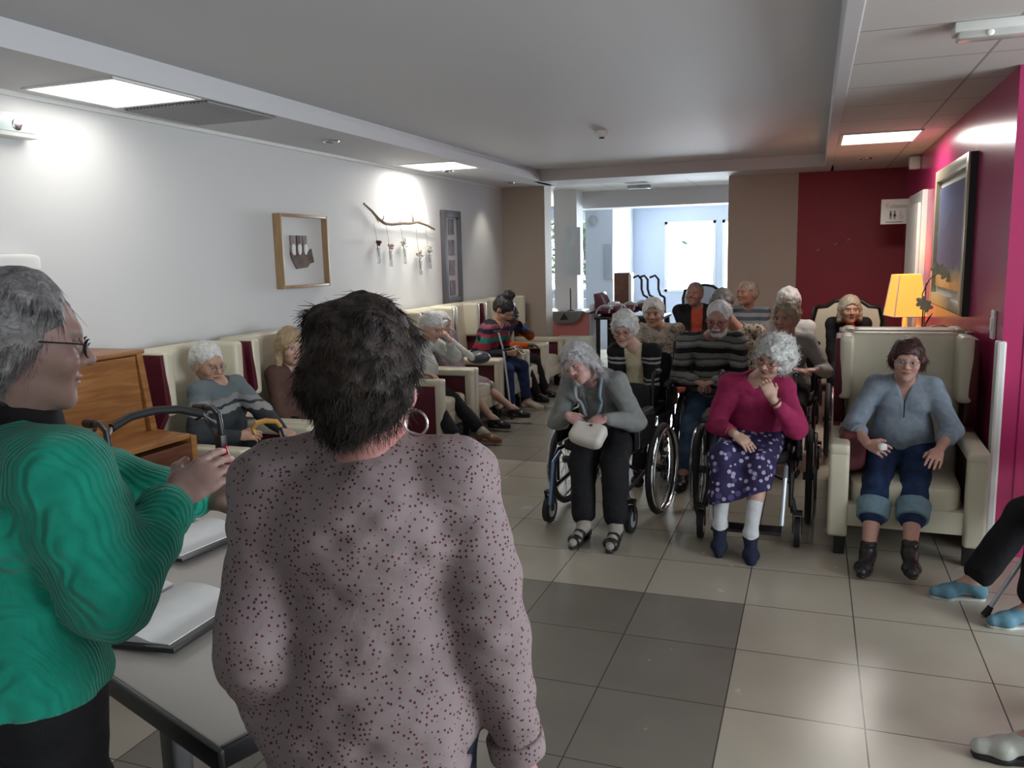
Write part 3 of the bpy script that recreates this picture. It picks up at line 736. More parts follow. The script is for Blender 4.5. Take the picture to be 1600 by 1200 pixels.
                if k == 'shoes':
                    if g.get('top', 0) > 0: P_.append(cap(n_, n_+fz*g['top']*s, .037*s+ee, .037*s+ee, .01))
                    else: sub = [ell(n_+fd*.03*s+fz*.025*s, A(.075*g.get('open', 1.), .03, .032)*s, Rf, .006)]
                else: sub = [rbx(n_+fd*.045*s, (.014*s, .05, .03), Rf@rot_ypr(0, 35, 0), .004, .004), rbx(n_+fd*.19*s-fz*.03, (.035*s, .05, .04), Rf, .004, .004), rbx(n_+fd*.105*s-fz*.01, (.011*s, .05, .03), Rf@rot_ypr(0, 20, 0), .004, .004)]
                so = mesh_obj('sandal' if k == 'sandals' else 'shoe', *surf(P_, .006 if not near else .0045, sub, None, [(topz+fz*.002, fz), (heel-fz*.031*s, -fz)]), g['mat'], body)
                # sole
                sp = [cap(heel-fz*.03*s, ball-fz*.024*s, .030*s, .034*s, .02), cap(ball-fz*.024*s, toe+fd*toeL-fz*.018*s, .036*s, .026*s, .02)]
                mid = (heel+ball)/2-fz*.032*s
                mesh_obj('sole', *surf(sp, .006, [], None, [(mid+fz*.008, fz), (mid-fz*g.get('sole', .01), -fz)]), g.get('solemat', g['mat']), so)
    gl = p.get('glasses')
    if gl:
        def T(x, y, z): return tuple(hc+H@(A(x, y, z)*hs))
        g = MB(); ln = MB()
        for y in (1, -1):
            pts = [T(.104-.006*abs(math.cos(a)), y*.031+.0215*math.cos(a), -.002+.0155*math.sin(a)) for a in np.linspace(0, 2*PI, 20, endpoint=False)]
            g.tube(pts, .0016*gl.get('w', 1.), 6, closed=True); ln.bm.faces.new([ln.bm.verts.new(q) for q in pts])
            g.tube([T(.098, y*.053, .006), T(.07, y*.073, .008), T(.0, y*.082, .008), T(-.012, y*.082, -.006)], .0016*gl.get('w', 1.), 6)
        g.tube([T(.104, .011, .002), T(.107, 0, .005), T(.104, -.011, .002)], .0016*gl.get('w', 1.), 6)
        go = g.build('glasses', gl.get('mat', M['steel']), body); ln.build('lens', M['lens'], go)
    return J
def neck_clip(neck, hc, nb):
    q = neck[0]; return [cap(q[1], q[1]+(q[2]-q[1])*.6, q[3], q[3]+(q[4]-q[3])*.6, .03)]
def surf_head(P, E, Fp, h):
    """head with carved eye sockets and added features"""
    bs = [bounds(p) for p in P+Fp]; lo = np.min([b[0] for b in bs], 0)-4*h-.01; hi = np.max([b[1] for b in bs], 0)+4*h+.01
    n = np.ceil((hi-lo)/h).astype(int)+1; ax = [(lo[i]+h*np.arange(n[i])).astype(np.float32) for i in range(3)]
    G = (ax[0][:, None, None], ax[1][None, :, None], ax[2][None, None, :]); F = np.full(n, .2, np.float32)
    for ps, mode in ((P, 0), (E, 1), (Fp, 0)):
        for p in ps:
            d = dist(p, *G).astype(np.float32); k = max(p[-1], 1e-4)
            if mode: d = -d
            g = np.maximum(k-np.abs(F-d), 0)/k
            F = (np.maximum(F, d)+g*g*k*.25) if mode else (np.minimum(F, d)-g*g*k*.25)
    return nets(F, lo, h)
M['lens'] = M['glass']
# ------------------------------------------------------------ ceiling lights and fittings
M['glow'] = mat('light_diffuser', (.9, .9, .88), .5); b_ = bsdf(M['glow']); b_.inputs['Emission Color'].default_value = (1, .98, .93, 1); b_.inputs['Emission Strength'].default_value = 1.5
def panel(x, y, sx, sy, label, power=22):
    t = empty('ceiling_light', (x, y, ZC), 0, label, 'ceiling light', 'square ceiling light panels')
    f = MB()
    for dx in (-1, 1): f.box((dx*(sx/2-.01), 0, -.004), (.02, sy, .012))
    for dy in (-1, 1): f.box((0, dy*(sy/2-.01), -.004), (sx-.03, .02, .012))
    f.build('frame', M['white_paint'], t, False)
    MB().box((0, 0, -.003), (sx-.04, sy-.04, .006)).build('diffuser', M['glow'], t, False)
    area('ceiling_light_beam', (x, y, ZC-.03), (0, 0, 0), sx-.06, sy-.06, power, (1, .96, .90))
    return t
panel(-3.50, 3.60, .60, .62, 'big glowing square light panel in left ceiling beside the grille', 2.5)
panel(-3.50, 7.70, .60, .66, 'glowing light panel in left ceiling above the branch on the wall', 10)
panel(.47, 7.65, .60, .72, 'warm glowing light panel in ceiling by the magenta wall', 14)
g = empty('ceiling_vent', (-3.50, 4.28, ZC), 0, 'dark ribbed ventilation grille set beside the big light panel', 'vent')
MB().box((0, 0, -.002), (.60, .62, .004)).build('backing', mat('vent_back', (.10, .10, .10), .6), g, False)
vb = MB()
for i in range(24): vb.box((-.29+i*.0252, 0, -.008), (.012, .62, .012))
vb.build('slats', mat('vent_slat', (.30, .30, .29), .5), g, False)
def spot(x, y, z, label, power, aim):
    t = empty('spotlight', (x, y, z), 0, label, 'spotlight', 'small round recessed ceiling spotlights')
    MB().ring((0, 0, -.004), .055, .010, 'z', 28, 8).build('rim', M['chrome'], t)
    c = MB(); c.tube([(0, 0, -.006), (0, 0, .015)], [.047, .030], 20); c.build('bulb', M['chrome'], t)
    if power:
        l = bpy.data.lights.new('spotlight_beam', 'SPOT'); l.energy = power; l.spot_size = math.radians(75); l.spot_blend = .9; l.color = (1, .94, .80); l.shadow_soft_size = .03
        o = bpy.data.objects.new('spotlight_beam', l); COL.objects.link(o); o.location = (x, y, z-.03)
        o.rotation_euler = Vector(aim).to_track_quat('-Z', 'Y').to_euler()
spot(-3.48, 5.68, ZC, 'recessed chrome spotlight in left ceiling between the two light panels', 0, (0, 0, -1))
spot(-3.62, 8.15, ZC, 'recessed spotlight washing the wall right of the branch', 20, (-.42, -.25, -1))
spot(-3.55, 9.85, ZC, 'farthest recessed spotlight in left ceiling near the end pier', 8, (-.3, 0, -1))
spot(-3.62, 2.55, ZC, 'recessed spotlight over the wall at far left edge', 1.2, (-.5, .15, -1))
spot(.45, 9.3, ZC, 'recessed spotlight in ceiling in front of the red wall', 6, (0, .3, -1))
e = empty('emergency_light', (XL+.05, 3.28, 2.40), 0, 'white emergency light box on left wall at picture edge', 'emergency light')
MB().box((0, 0, 0), (.08, .26, .12), bev=.012).build('housing', M['white_paint'], e)
MB().box((.042, 0, 0), (.006, .20, .07), bev=.002).build('lens', mat('frost', (.7, .8, .78), .2), e); MB().ell((.046, 0, 0), (.006, .03, .03)).build('bulb', M['chrome'], e)
e = empty('emergency_light', (.66, 4.02, ZC), 0, 'rectangular emergency light with small bulb under ceiling, top right', 'emergency light')
MB().box((0, 0, -.02), (.30, .12, .04), bev=.006).build('housing', M['white_paint'], e); MB().box((0, 0, -.05), (.27, .09, .03), bev=.01).build('cover', mat('cover', (.55, .55, .52), .15), e)
MB().ell((-.02, -.046, -.05), (.015, .006, .012)).build('bulb', mat('bulb_bright', (.95, .95, .9), .2), e)
e = empty('smoke_detector', (-1.72, 7.1, ZR), 0, 'small smoke detector on raised ceiling in the middle', 'smoke detector')
MB().tube([(0, 0, 0), (0, 0, -.02), (0, 0, -.05)], [.055, .055, .035], 24).build('housing', M['white_paint'], e); MB().cyl((0, 0, -.05), (0, 0, -.062), .022).build('sensor', M['black'], e)
e = tag(MB().box((XR-.05, 9.25, 2.50), (.1, .10, .12), bev=.015).build('motion_sensor', M['white_paint']), 'small white sensor box high on magenta wall above the door', 'sensor')
tag(MB().box((-2.35, 11.9, ZC+.03), (.32, .10, .05), bev=.008).build('ceiling_vent', M['steel']), 'small grey vent strip in ceiling of the back room', 'vent')
# ------------------------------------------------------------ things on the left wall
def picture(name, y0, y1, z0, z1, fw_, dp, mframe, mback, label, cat, side=-1, group=None):
    x = XL if side < 0 else XR; sgn = 1 if side < 0 else -1
    t = empty(name, (x, (y0+y1)/2, (z0+z1)/2), 0, label, cat, group); w_, h_ = y1-y0, z1-z0; f = MB()
    for q in (-1, 1):
        f.box((sgn*dp/2, q*(w_/2-fw_/2), 0), (dp, fw_, h_), bev=.004); f.box((sgn*dp/2, 0, q*(h_/2-fw_/2)), (dp, w_-2*fw_+.004, fw_), bev=.004)
    f.build('frame', mframe, t)
    MB().box((sgn*.012, 0, 0), (.016, w_-fw_*1.5, h_-fw_*1.5)).build('backing', mback, t, False)
    return t, w_, h_, sgn
t, w_, h_, sg = picture('framed_picture', 5.51, 6.18, 1.47, 2.05, .022, .07, M['framewood'], mat('pic_white', (.62, .62, .60), .7), 'light wood box frame with brown shapes on white', 'picture')
br = mat('art_brown', (.11, .065, .05), .7, vary=.4, vscale=12); gy = mat('art_grey', (.20, .17, .16), .7, vary=.3, vscale=20)
a = MB()
a.prism([(-.17, -.01), (-.10, -.04), (-.03, .0), (.05, -.03), (.13, .02), (.16, -.09), (.10, -.10), (.06, -.13), (-.09, -.14), (-.15, -.06)], 'x', .022, .032); a.build('artwork', br, t)
for k in range(3):
    y = -.13+k*.085; a = MB(); a.box((.028, y, .085), (.012, .055, .08)); a.ell((.028, y, .01), (.008, .036, .05)); a.build('artwork', gy if k != 1 else br, t)
for k in range(3): MB().ell((.034, -.145+k*.085+.02, .015), (.006, .026, .045)).build('artwork', M['paper'], t)
br_ = MB()
def wiggle(p, q, n, amp, seed):
    r = random.Random(seed); return [tuple(p[i]+(q[i]-p[i])*k/n+(r.uniform(-amp, amp) if 0 < k < n else 0) for i in range(3)) for k in range(n+1)]
bp = [(-3.89, 6.86, 2.19), (-3.88, 6.98, 2.13), (-3.87, 7.08, 2.06), (-3.87, 7.2, 2.02), (-3.87, 7.35, 2.015), (-3.86, 7.55, 2.03), (-3.87, 7.72, 2.035), (-3.87, 7.9, 2.055), (-3.87, 8.05, 2.04), (-3.88, 8.2, 2.02), (-3.88, 8.34, 1.99)]
br_.tube(bp, [.010, .012, .014, .015, .015, .014, .016, .015, .014, .012, .010], 8)
for a_, b_, r_ in (((-3.87, 7.02, 2.10), (-3.85, 7.05, 2.02), .006), ((-3.87, 7.15, 2.03), (-3.83, 7.12, 2.09), .006), ((-3.87, 7.82, 2.045), (-3.85, 7.76, 2.12), .008), ((-3.87, 7.95, 2.05), (-3.84, 8.04, 2.12), .006), ((-3.87, 7.45, 2.02), (-3.84, 7.52, 2.07), .005)):
    br_.tube(wiggle(a_, b_, 3, .006, 3), [r_, r_*.9, r_*.8, r_*.4], 6)
tag(br_.build('branch', M['driftwood']), 'knotty driftwood branch fixed across the white wall', 'branch')
M['petal_dark'] = mat('petal_dark', (.09, .02, .02), .6); M['petal_grey'] = mat('petal_grey', (.35, .33, .30), .6, vary=.3); M['petal_pink'] = mat('petal_pink', (.40, .25, .24), .6); M['stemg'] = mat('stem', (.10, .12, .06), .6)
M['tubeglass'] = glassy('vase_glass', (.80, .82, .82), .15)
for i, (y, zt, kind, lb) in enumerate(((7.06, 1.83, 'petal_dark', 'glass tube vase with a dark red flower, leftmost under branch'), (7.30, 1.80, 'petal_pink', 'glass tube vase with a pinkish dried flower, second under branch'),
                                   (7.60, 1.82, 'petal_grey', 'glass tube vase with thin pale sprig, middle one under branch'), (7.95, 1.70, 'petal_grey', 'glass tube vase hanging lowest under branch, fourth from left'), (8.18, 1.76, 'petal_grey', 'glass tube vase with bushy grey flower, rightmost under branch'))):
    t = empty('hanging_vase', (XL+.05, y, zt), 0, lb, 'vase', 'glass tube vases hung under the branch')
    MB().tube([(0, .02, -.19), (0, .02, -.185), (0, .01, -.06), (0, .01, -.04)], [.010, .018, .018, .021], 12).build('vial', M['tubeglass'], t)
    MB().tube([(0, .01, -.05), (-.02, .01, .10), (-.03, .0, 2.02-zt)], .0016, 5).build('string', M['stemg'], t)
    MB().tube(wiggle((0, .015, -.12), (0, -.01, -.01), 4, .005, i), .0035, 6).build('stem', M['stemg'], t)
    f = MB(); r = random.Random(i)
    for k in range(14 if kind != 'petal_grey' else 18):
        an = r.uniform(0, 2*PI); rr = r.uniform(.005, .045 if kind != 'petal_grey' else .06)
        f.ell((.01+math.sin(an)*rr*.5, math.cos(an)*rr, r.uniform(-.02, .02 if kind != 'petal_grey' else .06)), (.013, .015, .008), Matrix.Rotation(r.uniform(0, 3), 4, 'X'), 8)
    f.build('flower', M[kind], t)
gyf = mat('grey_frame', (.085, .08, .085), .5, vary=.1)
t, w_, h_, sg = picture('photo_frame', 8.60, 9.08, 1.16, 2.21, .075, .05, gyf, mat('mount_white', (.50, .49, .50), .7), 'tall grey frame holding four small photographs', 'photo frame')
for k in range(4): MB().box((.024, 0, .345-k*.23), (.006, .15, .17)).build('photo', mat('photo_tone', (.12+.02*k, .10, .11), .5, vary=.6, vscale=9), t, False)
e = empty('wall_lamp', (XL+.06, 3.08, 1.70), 0, 'white wall lamp seen above the grey hair at far left', 'wall lamp')
MB().puff((0, 0, 0), (.12, .50, .10), 0, 6).build('shade', M['white_paint'], e); MB().box((-.045, 0, -.04), (.03, .1, .06)).build('bracket', M['steel'], e)

# ------------------------------------------------------------ right side: painting, sign, switch
gold = mat('painting_frame', (.42, .38, .27), .3, .3)
pm = mat('painted_canvas', (.3, .3, .4), .25); nt = pm.node_tree; v, x, y, z = objxyz(nt)
n = N(nt, 'ShaderNodeTexNoise', Scale=3., Detail=5., Distortion=1.); link(nt, v, n.inputs[0])
r = nt.nodes.new('ShaderNodeValToRGB'); link(nt, maths(nt, 'ADD', maths(nt, 'MULTIPLY_ADD', z, 1.15, .42), maths(nt, 'MULTIPLY', n.outputs['Fac'], .2)), r.inputs[0])
cr = r.color_ramp; cr.elements[0].position = .05; cr.elements[0].color = (.30, .26, .22, 1); cr.elements[1].position = 1; cr.elements[1].color = (.10, .13, .22, 1)
for ps, c in ((.12, (.50, .30, .12)), (.22, (.55, .38, .20)), (.27, (.20, .18, .26)), (.5, (.17, .17, .25)), (.8, (.12, .15, .26))): q = cr.elements.new(ps); q.color = (*c, 1)
link(nt, r.outputs[0], bsdf(pm).inputs['Base Color'])
t, w_, h_, sg = picture('painting', 6.05, 7.58, 1.24, 2.27, .085, .055, gold, mat('mount_cream', (.45, .43, .36), .5), 'large painting in pale gold frame on the magenta wall', 'painting', 1)
MB().box((-.028, 0, 0), (.012, w_-.28, h_-.28)).build('canvas', pm, t, False)
MB().box((-.02, -w_/2-.004, 0), (.045, .012, h_)).box((-.02, 0, -h_/2-.004), (.045, w_, .012)).build('backboard', M['black'], t, False)
e = empty('toilet_sign', (XR, 9.80, 2.06), 0, 'white projecting toilet sign with pictograms in front of red wall', 'sign')
MB().box((-.15, 0, 0), (.30, .02, .26), bev=.006).build('panel', M['white_paint'], e)
MB().box((-.004, 0, 0), (.016, .05, .2)).build('bracket', M['steel'], e)
def text(s, loc, size, m, parent, rot=(PI/2, 0, 0), name='lettering'):
    c = bpy.data.curves.new(name, 'FONT'); c.body = s; c.size = size; c.extrude = .0015; c.align_x = 'CENTER'; c.align_y = 'CENTER'
    o = bpy.data.objects.new(name, c); dg = bpy.context.evaluated_depsgraph_get(); COL.objects.link(o); dg.update()
    me = bpy.data.meshes.new_from_object(o.evaluated_get(bpy.context.evaluated_depsgraph_get())); bpy.data.objects.remove(o)
    me.materials.clear(); me.materials.append(m); o = bpy.data.objects.new(name, me); COL.objects.link(o); o.parent = parent; o.location = loc; o.rotation_euler = rot; return o
text('Toilettes', (-.15, -.0125, .055), .062, mat('sign_grey', (.30, .29, .27), .6), e)
pic = MB()
for x, wm_ in ((-.205, 0), (-.165, 1)):
    pic.ell((x, -.0125, .0), (.008, .002, .008), 0, 12)
    if wm_: pic.prism([(x-.005, -.012), (x+.005, -.012), (x+.016, -.05), (x-.016, -.05)], 'y', -.014, -.010)
    else: pic.box((x, -.012, -.03), (.018, .003, .038))
    pic.box((x-.005, -.012, -.062), (.006, .003, .03)).box((x+.005, -.012, -.062), (.006, .003, .03))
pic.build('pictogram', M['black'], e)
wc = MB(); wc.ring((-.105, -.012, -.06), .016, .0022, 'y', 20, 5); wc.ell((-.112, -.012, -.008), (.006, .002, .006), 0, 10); wc.tube([(-.112, -.012, -.016), (-.108, -.012, -.045), (-.092, -.012, -.047), (-.086, -.012, -.07)], .003, 6)
wc.build('pictogram', mat('picto_pale', (.33, .32, .30), .6), e)
MB().box((-.17, -.0115, -.108), (.16, .003, .006)).build('line', mat('line_dark', (.12, .03, .03), .6), e)
e = empty('light_switch', (XR-.008, 5.22, 1.25), 0, 'white light switch on magenta wall near the corner', 'switch')
MB().box((0, 0, 0), (.016, .085, .16), bev=.008).build('plate', M['white_paint'], e); MB().box((-.010, 0, 0), (.008, .04, .07), bev=.003).build('rocker', M['white_paint'], e)
st = empty('wall_decal', (-.2+.6, YF-.004, 1.72), 0, 'three tiny pale marks on the red wall', 'wall sticker')
for dx, dz in ((-.36, -.04), (-.17, .02), (-.03, .07)): MB().box((dx, 0, dz), (.04, .004, .014), Matrix.Rotation(-.5, 4, 'Y')).build('mark', mat('mark', (.35, .16, .15), .6), st, False)

# ------------------------------------------------------------ armchairs (front towards local +x)
def make_armchair(label):
    t = empty('armchair', (0, 0, 0), 0, label, 'armchair', 'cream and burgundy wing armchairs')
    MB().puff((.07, 0, .345), (.66, .56, .17), 0, 7).build('seat', M['cream'], t)
    MB().box((.03, 0, .235), (.76, .60, .13), bev=.02).build('apron', M['cream'], t)
    MB().box((-.315, 0, .73), (.17, .62, .90), Matrix.Rotation(math.radians(-4), 4, 'Y'), bev=.05, seg=4).build('backrest', M['cream'], t)
    for sg_ in (1, -1):
        y = sg_*.355
        poly = [(-.42, .13), (-.44, 1.16), (-.10, 1.16), (-.08, .84), (-.20, .64), (.37, .60), (.37, .13)]
        sp = MB().prism(poly, 'y', y-.022, y+.022, bev=.008).build('side_panel', M['burgundy'], t)
        MB().box((-.22, sg_*.315, .985), (.27, .085, .38), bev=.035, seg=4).build('wing', M['cream'], t)
        ar = MB().box((.10, sg_*.335, .60), (.66, .105, .065), bev=.022, seg=3); ar.box((.395, sg_*.335, .36), (.065, .105, .50), bev=.022, seg=3)
        ar.build('armrest', M['cream'], t)
        for x in (-.36, .36): MB().box((x, sg_*.32, .065), (.06, .06, .13), bev=.006).build('leg', M['black'], t)
    return t
armproto = make_armchair('cream wing armchair under the old man in grey sweater')
place(armproto, (-3.43, 4.17, 0), 0, 'cream wing armchair holding the old man in grey sweater')
for x, y, rz, lb in ((-3.43, 4.98, 0, 'cream wing armchair of the fair-haired woman in brown'), (-3.45, 6.90, 0, 'cream wing armchair of the person in white sweater'),
                     (-3.45, 7.68, 0, 'cream wing armchair behind the long white cloth and bare legs'), (-3.47, 8.44, 0, 'wing armchair under the young woman with hair bun'),
                     (-3.45, 9.24, 0, 'wing armchair of the person in blue and orange top'), (-3.47, 10.04, 0, 'empty cream wing armchair against the end pier')):
    place(copy_tree(armproto), (x, y, 0), rz, lb)
place(copy_tree(armproto), (.51, 5.17, 0), -PI/2-.03, 'front right cream wing armchair holding woman in denim')
place(copy_tree(armproto), (.55, 6.13, 0), PI/2, 'cream armchair whose top edge shows behind the front right armchair')
t = empty('footstool', (-2.98, 10.62, 0), 0, 'low cream block seat standing in front of the coral desk', 'stool')
MB().box((0, 0, .36), (.50, .40, .50), bev=.03).build('body', M['cream'], t); MB().box((-.1, 0, .05), (.25, .3, .10)).build('base', M['black'], t)
def make_baroque(label, frame, cloth):
    t = empty('baroque_armchair', (0, 0, 0), 0, label, 'armchair', 'carved wooden armchairs')
    top = [(-.30, .50), (-.33, .98), (-.30, 1.10), (-.20, 1.11), (-.13, 1.16), (0, 1.18), (.13, 1.16), (.20, 1.11), (.30, 1.10), (.33, .98), (.30, .50)]
    MB().tube([(-.28, y, z) for y, z in top], .024, 8).tube([(-.28, -.30, .5), (-.28, .30, .5)], .022, 8).build('back_frame', frame, t)
    MB().prism([(y*.93, z-.015 if z > .6 else z+.01) for y, z in top], 'x', -.30, -.245, bev=.012).build('backrest', cloth, t)
    MB().puff((.02, 0, .44), (.56, .58, .14), 0, 6).build('seat', cloth, t); MB().box((.02, 0, .36), (.58, .60, .06), bev=.015).build('seat_frame', frame, t)
    for s_ in (1, -1):
        MB().tube([(-.27, s_*.31, .70), (-.05, s_*.34, .68), (.16, s_*.34, .66), (.20, s_*.33, .62), (.15, s_*.32, .52), (.17, s_*.31, .40)], [.018, .02, .024, .022, .018, .018], 8).build('armrest', frame, t)
        MB().tube([(.25, s_*.26, .38), (.28, s_*.28, .25), (.24, s_*.26, .10), (.27, s_*.27, 0)], [.03, .028, .018, .022], 8).build('leg', frame, t)
        MB().tube([(-.26, s_*.26, .38), (-.30, s_*.26, .2), (-.34, s_*.27, 0)], [.026, .022, .02], 8).build('leg', frame, t)
    return t
blk = mat('black_lacquer', (.012, .009, .008), .25)
bq = make_baroque('black carved armchair with cream back before the red wall', blk, M['cream']); bq.location = (.33, 8.75, 0); bq.rotation_euler = (0, 0, -PI/2)
b2 = make_baroque('pale blue armchair with black top rail before the bright window', blk, mat('paleblue_cloth', (.42, .47, .55), .8)); b2.location = (-1.58, 12.9, 0); b2.rotation_euler = (0, 0, -PI/2)

# simple stacking chairs under the audience (front towards +x)
def make_chair(label, m):
    t = empty('chair', (0, 0, 0), 0, label, 'chair', 'chairs of the back rows')
    MB().puff((.0, 0, .435), (.44, .46, .07), 0, 6).build('seat', m, t)
    MB().box((-.23, 0, .76), (.045, .44, .36), Matrix.Rotation(math.radians(-8), 4, 'Y'), bev=.02).build('backrest', m, t)
    for s_ in (1, -1):
        MB().tube([(.20, s_*.21, 0), (.18, s_*.21, .41), (-.17, s_*.21, .42), (-.21, s_*.21, 0)], .012, 8).build('leg_frame', M['steel'], t)
        MB().tube([(-.19, s_*.21, .42), (-.26, s_*.21, .92)], .012, 8).build('back_post', M['steel'], t)
    return t
M['coral'] = mat('coral_seat', (.50, .10, .06), .5)
ch0 = make_chair('', M['coral'])
CH = {}

# ------------------------------------------------------------ wheelchair (front towards +x)
def make_wheelchair(label, alu, high=0.):
    t = empty('wheelchair', (0, 0, 0), 0, label, 'wheelchair', 'black wheelchairs')
    MB().puff((.0, 0, .49), (.44, .43, .07), 0, 6).build('seat', M['blackcloth'], t)
    hb = .84+high
    MB().puff((-.26, 0, (.50+hb)/2), (.05, .44, hb-.50), Matrix.Rotation(math.radians(-4), 4, 'Y'), 8).build('backrest', M['blackcloth'], t)
    for s_ in (1, -1):
        y = s_*.23
        fr = MB().tube([(-.27, y, .30), (-.27, y, .46), (-.29, y, hb+.02), (-.31, y, hb+.06), (-.39, y, hb+.065)], .012, 8)
        fr.tube([(-.27, y, .46), (.22, y, .47), (.27, y, .43), (.28, y, .24)], .012, 8).tube([(-.27, y, .30), (.10, y, .26), (.28, y, .24)], .012, 8).tube([(.22, y, .47), (.22, y, .27)], .011, 8)
        fr.build('side_frame', M['black'], t)
        MB().tube([(-.34, y, hb+.065), (-.44, y, hb+.06)], .018, 10).build('push_handle', M['rubber'], t)
        MB().box((-.03, s_*.262, .58), (.40, .012, .17), bev=.004).build('side_guard', M['black'], t)
        MB().puff((.02, s_*.262, .70), (.34, .055, .04), 0, 5).build('armrest', M['rubber'], t)
        MB().tube([(.10, s_*.262, .49), (.10, s_*.262, .69)], .009, 8).build('armrest_post', M['steel'], t)
        # big wheel
        wy = s_*.325; c = (-.17, wy, .305)
        wh = MB().ring(c, .278, .020, 'y', 44, 8).build('wheel', M['rubber'], t)
        MB().ring(c, .258, .008, 'y', 44, 6).build('rim', M['chrome'], wh)
        MB().ring((c[0], wy+s_*.035, c[2]), .262, .0095, 'y', 44, 8).build('pushrim', M['chrome'], wh)
        sp = MB()
        for k in range(18):
            a = 2*PI*k/18; sp.cyl((c[0], wy+(.02 if k % 2 else -.02), c[2]), (c[0]+.255*math.cos(a), wy, c[2]+.255*math.sin(a)), .002, 5)
        sp.build('spokes', M['steel'], wh); MB().cyl((c[0], wy-.035, c[2]), (c[0], wy+.035, c[2]), .026, 14).build('hub', M['black'], wh)
        # caster
        cx = .27; cs = MB().cyl((cx, s_*.27-.016, .088), (cx, s_*.27+.016, .088), .085, 24).build('caster', M['rubber'], t)
        MB().cyl((cx, s_*.27-.018, .088), (cx, s_*.27+.018, .088), .05, 18).build('caster_hub', M['greyalu'], cs)
        MB().box((cx+.0, s_*.27-.024, .14), (.03, .006, .12)).box((cx, s_*.27+.024, .14), (.03, .006, .12)).box((cx, s_*.27, .20), (.05, .055, .02)).cyl((cx, s_*.25, .20), (cx, s_*.235, .28), .018).build('fork', M['black'], cs)
        # hanger and footplate
        MB().tube([(.25, s_*.20, .46), (.36, s_*.20, .42), (.44, s_*.19, .17)], .013, 8).build('leg_rest', alu, t)
        MB().box((.06, s_*.275, .50), (.09, .02, .02), Matrix.Rotation(.9, 4, 'Y')).box((.09, s_*.275, .54), (.012, .016, .10)).build('brake', M['black'], t)
    x1 = MB().tube([(-.15, -.22, .26), (-.15, .22, .45)], .011, 8).tube([(-.15, .22, .26), (-.15, -.22, .45)], .011, 8); x1.build('cross_brace', M['black'], t)
    return t
wch = make_wheelchair('', M['bluealu']); place(wch, (-1.235, 5.12, 0), math.radians(-97), 'black wheelchair with blue leg rests under the woman in grey cardigan')
wc2 = make_wheelchair('', M['greyalu']); place(wc2, (-.315, 5.12, 0), math.radians(-90), 'black wheelchair with pale grey leg rests under the woman in raspberry sweater')
MB().box((.43, 0, .135), (.13, .38, .018), bev=.006).build('footplate', M['black'], wc2)
wc3 = make_wheelchair('', M['greyalu'], .06); place(wc3, (-1.27, 6.38, 0), math.radians(-92), 'high-backed wheelchair of the white-haired woman in black cardigan')
wc4 = copy_tree(wch); place(wc4, (-.19, 7.02, 0), math.radians(-92), 'wheelchair of the curly-haired woman in loose grey top')

# ------------------------------------------------------------ folding table and binders
TC = np.array((-1.06, 1.20)); TU = np.array((-.936, .352)); TV = np.array((.352, .936)); tang = math.atan2(TU[1], TU[0])
def tp(u, v_, z): q = TC+TU*u+TV*v_; return (q[0], q[1], z)
t = empty('folding_table', tp(.8, .43, 0), tang, 'white-topped folding table with black edge under the open binders', 'table')
# local: x along the long side (u), y = minus v
MB().box((0, 0, .735), (1.58, .84, .02), bev=.006).build('tabletop', M['tabletop'], t)
e_ = MB()
for q in (-1, 1): e_.box((0, q*.428, .725), (1.62, .016, .046), bev=.005).box((q*.797, 0, .725), (.016, .84, .046), bev=.005)
e_.build('edge_rim', M['black'], t)
for q in (-1, 1):
    lf_ = MB().box((q*.42, -.33*1, .36), (.06, .05, .70), bev=.008).build('leg', M['black'], t); MB().box((q*.42, .33, .36), (.06, .05, .70), bev=.008).build('leg', M['black'], t)
    MB().box((q*.42, 0, .69), (.05, .62, .03)).build('crossbar', M['black'], t)
MB().box((-.84, -.39, .73), (.09, .03, .03), bev=.008).build('hinge', M['black'], t)
def binder(u, v_, rz, label, wdt=.46, dep=.32):
    t = empty('ring_binder', (u[0], u[1], .7505), rz, label, 'binder', 'open binders on the folding table')
    c = MB().box((-wdt/4-.005, 0, .008), (wdt/2, dep, .014), Matrix.Rotation(.05, 4, 'Y'), bev=.004).box((wdt/4+.005, 0, .008), (wdt/2, dep, .014), Matrix.Rotation(-.05, 4, 'Y'), bev=.004); c.build('cover', M['black'], t)
    for q in (-1, 1):
        pg = MB()
        nx = 12
        rows = []
        for i in range(nx+1):
            f = i/nx; x = q*(.008+f*(wdt/2-.03)); z = .022+.022*math.sin(PI*min(1, f*1.3+.05))**.7*(1-f*.5)
            rows.append([pg.bm.verts.new((x, y, z)) for y in (-dep/2+.015, dep/2-.015)]+[pg.bm.verts.new((x, y, .014)) for y in (dep/2-.015, -dep/2+.015)])
        for i in range(nx):
            for k in range(4): pg.bm.faces.new((rows[i][k], rows[i][(k+1) % 4], rows[i+1][(k+1) % 4], rows[i+1][k]))
        pg.bm.faces.new(rows[0]); pg.bm.faces.new(rows[-1][::-1])
        pg.build('pages', M['paper'], t)
    MB().tube([(0, -.09, .022), (0, .09, .022)], .006, 6).build('ring_spine', M['chrome'], t)
    return t
binder((-1.68, 1.64), 0, .03, 'open ring binder with white pages on the near side of the table', .52, .34)
binder((-2.05, 2.17), 0, -.12, 'second open binder lying further back on the table', .48, .32)

